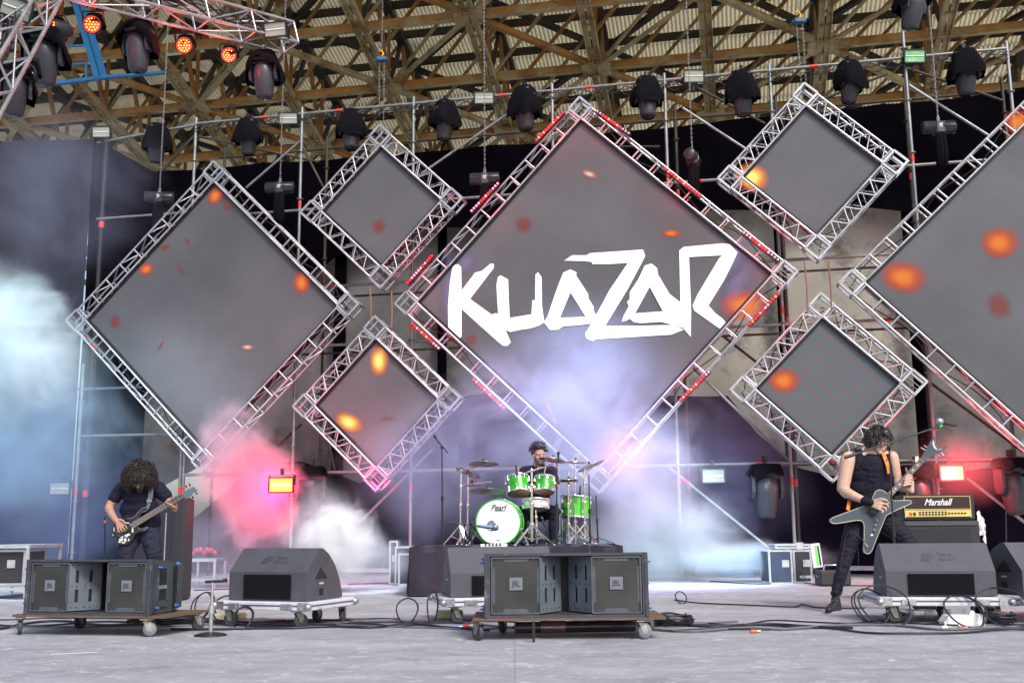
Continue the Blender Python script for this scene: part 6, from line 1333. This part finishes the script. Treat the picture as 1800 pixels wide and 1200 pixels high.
for s_ in range(5): o=ns*(-.022+.011*s_); mb.tube(hq(250,850,.024)+o,k1+o-V((0,.010,0)),.0013,n=4)
mb.build('strings',STRG,ba_)
hd=[(905,452),(930,425),(985,392),(1030,370),(1046,380),(1040,396),(1078,400),(1062,412),(1030,432),(985,468),(960,480),(930,478)]
ho=slab([hq(x,y,.008) for x,y in hd],1,.016,mat('headstock_blue_grey',(.10,.16,.20),.3,.2),ba_,'headstock'); mb=MB()
for x,y,sx_,sy_ in((968,392,-.01,.02),(1000,375,-.008,.02),(1035,412,.02,-.02),(1005,452,.015,-.02),(985,470,.01,-.02)): q=hq(x,y,-.004); mb.tube(q,q+V((sx_,0,sy_)),.004,n=6); mb.ball(q+V((sx_*1.4,0,sy_*1.4)),(.011,.005,.013),8)
mb.build('tuning_pegs',BLKM,ho)
Rb=Matrix((ns,V((0,1,0)),nd)).transposed()
for x,y in((345,790),(290,830)): mb=MB(); mb.box(hq(x,y,.008),(.085,.014,.034),Rb); mb.build('pickup',BLKM,ba_)
mb=MB(); mb.box(hq(250,852,.008),(.08,.016,.04),Rb); mb.build('bridge',BLKM,ba_)
st_=thing('guitar_strap',h(590,460,-.12),'grey strap with buckle over the shoulder of the bass player','strap'); GS=mat('grey_strap',(.085,.10,.12),.6); ribbon([h(612,330,-.085),h(605,400,-.13),h(595,480,-.14),h(585,510,-.145)],.05,GS,st_,'band'); ribbon([h(585,515,-.15),h(578,555,-.155),h(568,585,-.16)],.035,GS,st_,'strap_end'); mb=MB(); mb.box(h(585,514,-.158),(.056,.008,.026)); mb.build('buckle',mat('buckle',(.3,.32,.35),.3,.7),st_)
mb=MB(); mb.path([h(290,960,-.1),h(285,985,-.08),h(180,1050,-.05),h(130,1000,0),h(140,900,0),h(200,850,-.1)],.004,5); o=mb.build('bass_lead',CABL); o['label']='thin black lead looping behind the bass player hip'; o['category']='cable'
# --- drummer
YD=15.2
def d6(x,y,dy=0.): return Z6(x,y,YD+dy)
dp=thing('person',V((d6(1000,900).x,YD,RZT)),'person with dark hair and beard in black t-shirt sitting behind the green drums','person')
hs,T,Mh=headset(d6(1020,222,-.05),(.38,-.90,-.10),(0,0,1),1.08)
sk=hs+[('c',d6(1012,270,0),d6(1005,335,.02),.06,.066),('c',d6(905,362,.02),d6(1120,358,.02),.06),('e',d6(1010,480,.02),(.15,.10,.17)),('c',d6(1005,600,.04),d6(1000,730,.05),.10,.10),
 ('c',d6(885,370,.02),d6(848,520,-.02),.056,.046),('c',d6(848,520,-.02),d6(910,590,-.28),.044,.028),('c',d6(1140,365,.02),d6(1185,510,-.02),.056,.046),('c',d6(1185,510,-.02),d6(1110,440,-.28),.044,.028),
 ('c',d6(1040,760,.02),d6(1165,760,-.42),.095,.065),('c',d6(960,760,.02),d6(850,770,-.42),.095,.065),('c',d6(1165,760,-.42),d6(1165,1030,-.38),.055,.035),('c',d6(850,770,-.42),d6(870,1030,-.4),.055,.035)]
for hx,hy,dd in((910,590,-.28),(1110,440,-.28)):
    sk.append(('e',d6(hx-8,hy-4,dd-.04),(.042,.05,.034)))
    for i in range(4): sk+= [('c',d6(hx-18+3*i,hy-22+12*i,dd-.07),d6(hx-36+3*i,hy-18+12*i,dd-.09),.011,.009),('c',d6(hx-36+3*i,hy-18+12*i,dd-.09),d6(hx-32+3*i,hy-10+12*i,dd-.06),.009,.008)]
    sk.append(('c',d6(hx,hy-15,dd-.06),d6(hx-25,hy-32,dd-.09),.012,.009))
body=blob('body',sk,SKIN2,dp,.0065,4); face_parts(body,T,Mh,1.08,HAIRB)
blob('beard',[('c',T(-.055,.03,-.05),T(-.03,.075,-.095),.018,.022),('c',T(.055,.03,-.05),T(.03,.075,-.095),.018,.022),('c',T(-.03,.080,-.10),T(.03,.080,-.10),.022),('c',T(-.026,.096,-.046),T(.026,.096,-.046),.007)],HAIRB,body,.006,1,fold=.003,fscale=50)
blob('t_shirt',[('c',d6(905,365,.02),d6(1120,360,.02),.074),('e',d6(1010,480,.02),(.182,.126,.2)),('c',d6(960,600,.04),d6(1050,600,.04),.12),('c',d6(960,720,.05),d6(1040,720,.05),.13),('c',d6(885,370,.02),d6(856,490,-.01),.074,.064),('c',d6(1140,365,.02),d6(1178,480,-.01),.074,.064)],TANK,dp,.009,4,fold=.007,fscale=7,seed=5)
blob('trousers',[('c',d6(960,760,.04),d6(1040,760,.04),.14),('c',d6(1040,760,.02),d6(1165,760,-.42),.115,.085),('c',d6(960,760,.02),d6(850,770,-.42),.115,.085),('c',d6(1165,760,-.42),d6(1165,1030,-.38),.08,.06),('c',d6(850,770,-.42),d6(870,1030,-.4),.08,.06)],NAVY,dp,.009,4,fold=.008,fscale=8,seed=6)
for x,dd in((1165,-.38),(870,-.4)):
    q=d6(x,1045,dd); q.z=RZT; blob('shoe',[('c',q+V((0,0,.05)),q+V((0,-.2,.04)),.045,.038)],SHOE,dp,.009,2)
hb=blob('hair',[('e',T(0,-.035,.055),V((.092,.095,.088)),Mh),('e',T(0,.02,.12),V((.078,.065,.045)),Mh)],HAIRB,dp,.008,2,fold=.013,fscale=30)
curls('hair_tufts',T(0,-.02,.05),Mh,1.0,320,HAIRB,hb,rad=(.092,.105,.118),length=.075,curl=.006,turns=.8,thick=.005,cut=lambda q: q.z>.15 and not(q.y>.7 and q.z<.5),grav=.6,seed=2,spread=.6,pts=7)
WDL=mat('stick_wood',(.62,.45,.22),.5,0,.1,20)
for a,b,l in((d6(1068,412,-.40),d6(1092,305,-.30),'wooden drumstick raised above the right rack tom'),(d6(870,575,-.42),d6(930,640,-.2),'wooden drumstick held low behind the left rack tom')):
    mb=MB(); mb.path([a,b],.009,6,r1=.006); mb.ball(a,.009,6); o=mb.build('drumstick',WDL); o['label']=l; o['category']='drumstick'
# ---------------- smoke ----------------
def smoke(c,rad,label,col=(1,1,1),dens=2.,seed=0,scale=2.2,lo=.42,hi=.72,rot=0,edge=.75,aniso=.15,stretch=(1,1,1),detail=4.,dist=.8,bias=.42):
    m=bpy.data.materials.new('smoke'); m.use_nodes=True; n=m.node_tree.nodes; l=m.node_tree.links; n.remove(n['Principled BSDF'])
    pv=n.new('ShaderNodeVolumePrincipled'); pv.inputs['Color'].default_value=list(col)+[1]; pv.inputs['Anisotropy'].default_value=aniso; l.new(pv.outputs[0],n['Material Output'].inputs['Volume'])  # tint stands in for coloured lamp light on white smoke
    tc=n.new('ShaderNodeTexCoord'); ln=n.new('ShaderNodeVectorMath'); ln.operation='LENGTH'; l.new(tc.outputs['Object'],ln.inputs[0])
    mp=n.new('ShaderNodeMapping'); mp.inputs['Scale'].default_value=[r*s for r,s in zip(rad,stretch)]; mp.inputs['Location'].default_value=(seed*3.7,seed*1.9,seed*.8); l.new(tc.outputs['Object'],mp.inputs[0])
    t=n.new('ShaderNodeTexNoise'); t.inputs['Scale'].default_value=scale; t.inputs['Detail'].default_value=detail; t.inputs['Roughness'].default_value=.62; t.inputs['Distortion'].default_value=dist; l.new(mp.outputs[0],t.inputs['Vector'])
    fo=n.new('ShaderNodeMapRange'); fo.interpolation_type='SMOOTHSTEP'; fo.inputs[1].default_value=1.; fo.inputs[2].default_value=1-edge; fo.inputs[3].default_value=0; fo.inputs[4].default_value=1; l.new(ln.outputs['Value'],fo.inputs[0])
    # the cloud thins out by raising the threshold towards its edge
    ad=n.new('ShaderNodeMath'); ad.operation='MULTIPLY_ADD'; ad.inputs[1].default_value=bias; ad.inputs[2].default_value=-bias*.5; l.new(fo.outputs[0],ad.inputs[0])
    sm=n.new('ShaderNodeMath'); sm.operation='ADD'; l.new(ad.outputs[0],sm.inputs[0]); l.new(t.outputs[0],sm.inputs[1])
    mr=n.new('ShaderNodeMapRange'); mr.interpolation_type='SMOOTHSTEP'; mr.inputs[1].default_value=lo; mr.inputs[2].default_value=hi; mr.inputs[3].default_value=0; mr.inputs[4].default_value=dens; l.new(sm.outputs[0],mr.inputs[0])
    ml=n.new('ShaderNodeMath'); ml.operation='MULTIPLY'; l.new(mr.outputs[0],ml.inputs[0]); l.new(fo.outputs[0],ml.inputs[1]); l.new(ml.outputs[0],pv.inputs['Density'])
    mb=MB(); mb.ball((0,0,0),1.,20); o=mb.build('smoke_cloud',m,origin=(0,0,0)); o.location=c; o.scale=rad; o.rotation_euler=(0,R(rot),0)
    o['label']=label; o['category']='smoke'; o['kind']='stuff'; return o
smoke(P(-30,620,15.9),(2.4,.9,1.9),'thick pale blue smoke bank at the left edge',(.93,.98,1.),4.0,1,1.3,.37,.88,detail=6)
smoke(P(20,760,16.1),(2.9,.9,2.1),'broad pale blue smoke drifting down the left curtain',(.60,.80,1.),1.5,16,.9,.32,.92,detail=6)
smoke(P(70,900,16.7),(3.0,1.0,1.9),'thin blue smoke low at the left edge',(.48,.60,1.),.55,2,.8,.28,.95)
smoke(P(110,330,16.9),(2.6,.7,2.3),'faint blue haze high at the left edge',(.62,.70,.95),.5,3,.9,.32,.9)
smoke(P(330,620,16.0),(1.8,.3,2.2),'faint grey haze before the left large screen',(.85,.85,.95),.2,17,.9,.34,.95)
smoke(P(432,850,15.4),(1.25,.7,1.55),'pink smoke plume around the lit red flood lamp',(1.,.66,.76),5.5,4,1.9,.44,.80,rot=-22,detail=6)
smoke(P(405,770,15.2),(.85,.55,1.0),'pale pink smoke head rising over the foot of the left screen',(1.,.78,.90),3.4,14,1.6,.42,.9,detail=6)
smoke(P(400,960,15.3),(1.9,.5,1.1),'thin mauve smoke drifting behind the bass cabinet',(.78,.78,.98),.8,5,1.2,.34,.9)
smoke(P(590,955,14.3),(.95,.5,.85),'dense white smoke puff behind the left monitor wedge',(1.,1.,1.),9.,6,2.4,.40,.90,rot=10,detail=7,dist=1.4,bias=.5)
smoke(P(560,930,14.6),(1.0,.5,.95),'softer white smoke around the dense puff',(.98,.95,1.),3.2,18,1.7,.38,.92,detail=6)
smoke(P(650,985,14.9),(1.1,.5,.6),'soft white smoke fringe right of the dense puff',(.90,.95,1.),2.2,15,1.8,.38,.9)
smoke(P(1000,770,15.95),(3.0,.42,2.3),'wide violet smoke cloud in front of the centre screen foot',(.80,.85,1.),2.7,7,.9,.33,.95,detail=6)
smoke(P(1130,830,15.8),(1.5,.38,1.5),'pale pink smoke right of the drummer',(.97,.86,1.),2.1,8,1.2,.36,.9,detail=6)
smoke(P(760,830,16.2),(2.0,.42,1.9),'thin violet blue smoke left of the drums',(.76,.78,1.),1.9,9,.9,.32,.95,detail=6)
smoke(P(1150,950,16.6),(2.1,.9,1.15),'low pale blue smoke spreading on the floor right of the drums',(.88,.95,1.),4.2,10,1.2,.36,.9,detail=6)
smoke(P(1320,985,16.0),(1.8,.55,.42),'low jet of pale blue smoke before the flight cases',(.82,.92,1.),5.,11,1.8,.36,.85,detail=6)
smoke(P(1290,810,17.0),(2.1,.5,2.0),'thin indigo smoke in front of the hanging lamp right of the drums',(.66,.64,.95),1.1,12,.9,.32,.95)
smoke(P(1690,820,15.4),(1.1,.4,.9),'faint red lit haze round the flood lamp behind the amplifier',(1.,.8,.85),.55,19,1.2,.32,.95)
# added wash spots without visible lamps, inferred from the coloured smoke
point('violet_wash',P(1010,330,14.8),1300,(.48,.54,1.),.3,'SPOT',P(1000,900,16.2),78)
point('blue_wash',P(-60,200,13.2),1150,(.58,.86,1.),.3,'SPOT',P(60,900,16.4),85)
point('cyan_wash',P(1330,700,13.6),560,(.5,.85,1.),.2,'SPOT',P(1160,980,16.4),80)
point('white_wash',P(640,600,12.8),480,(.88,.92,1.),.2,'SPOT',P(590,950,14.4),36)
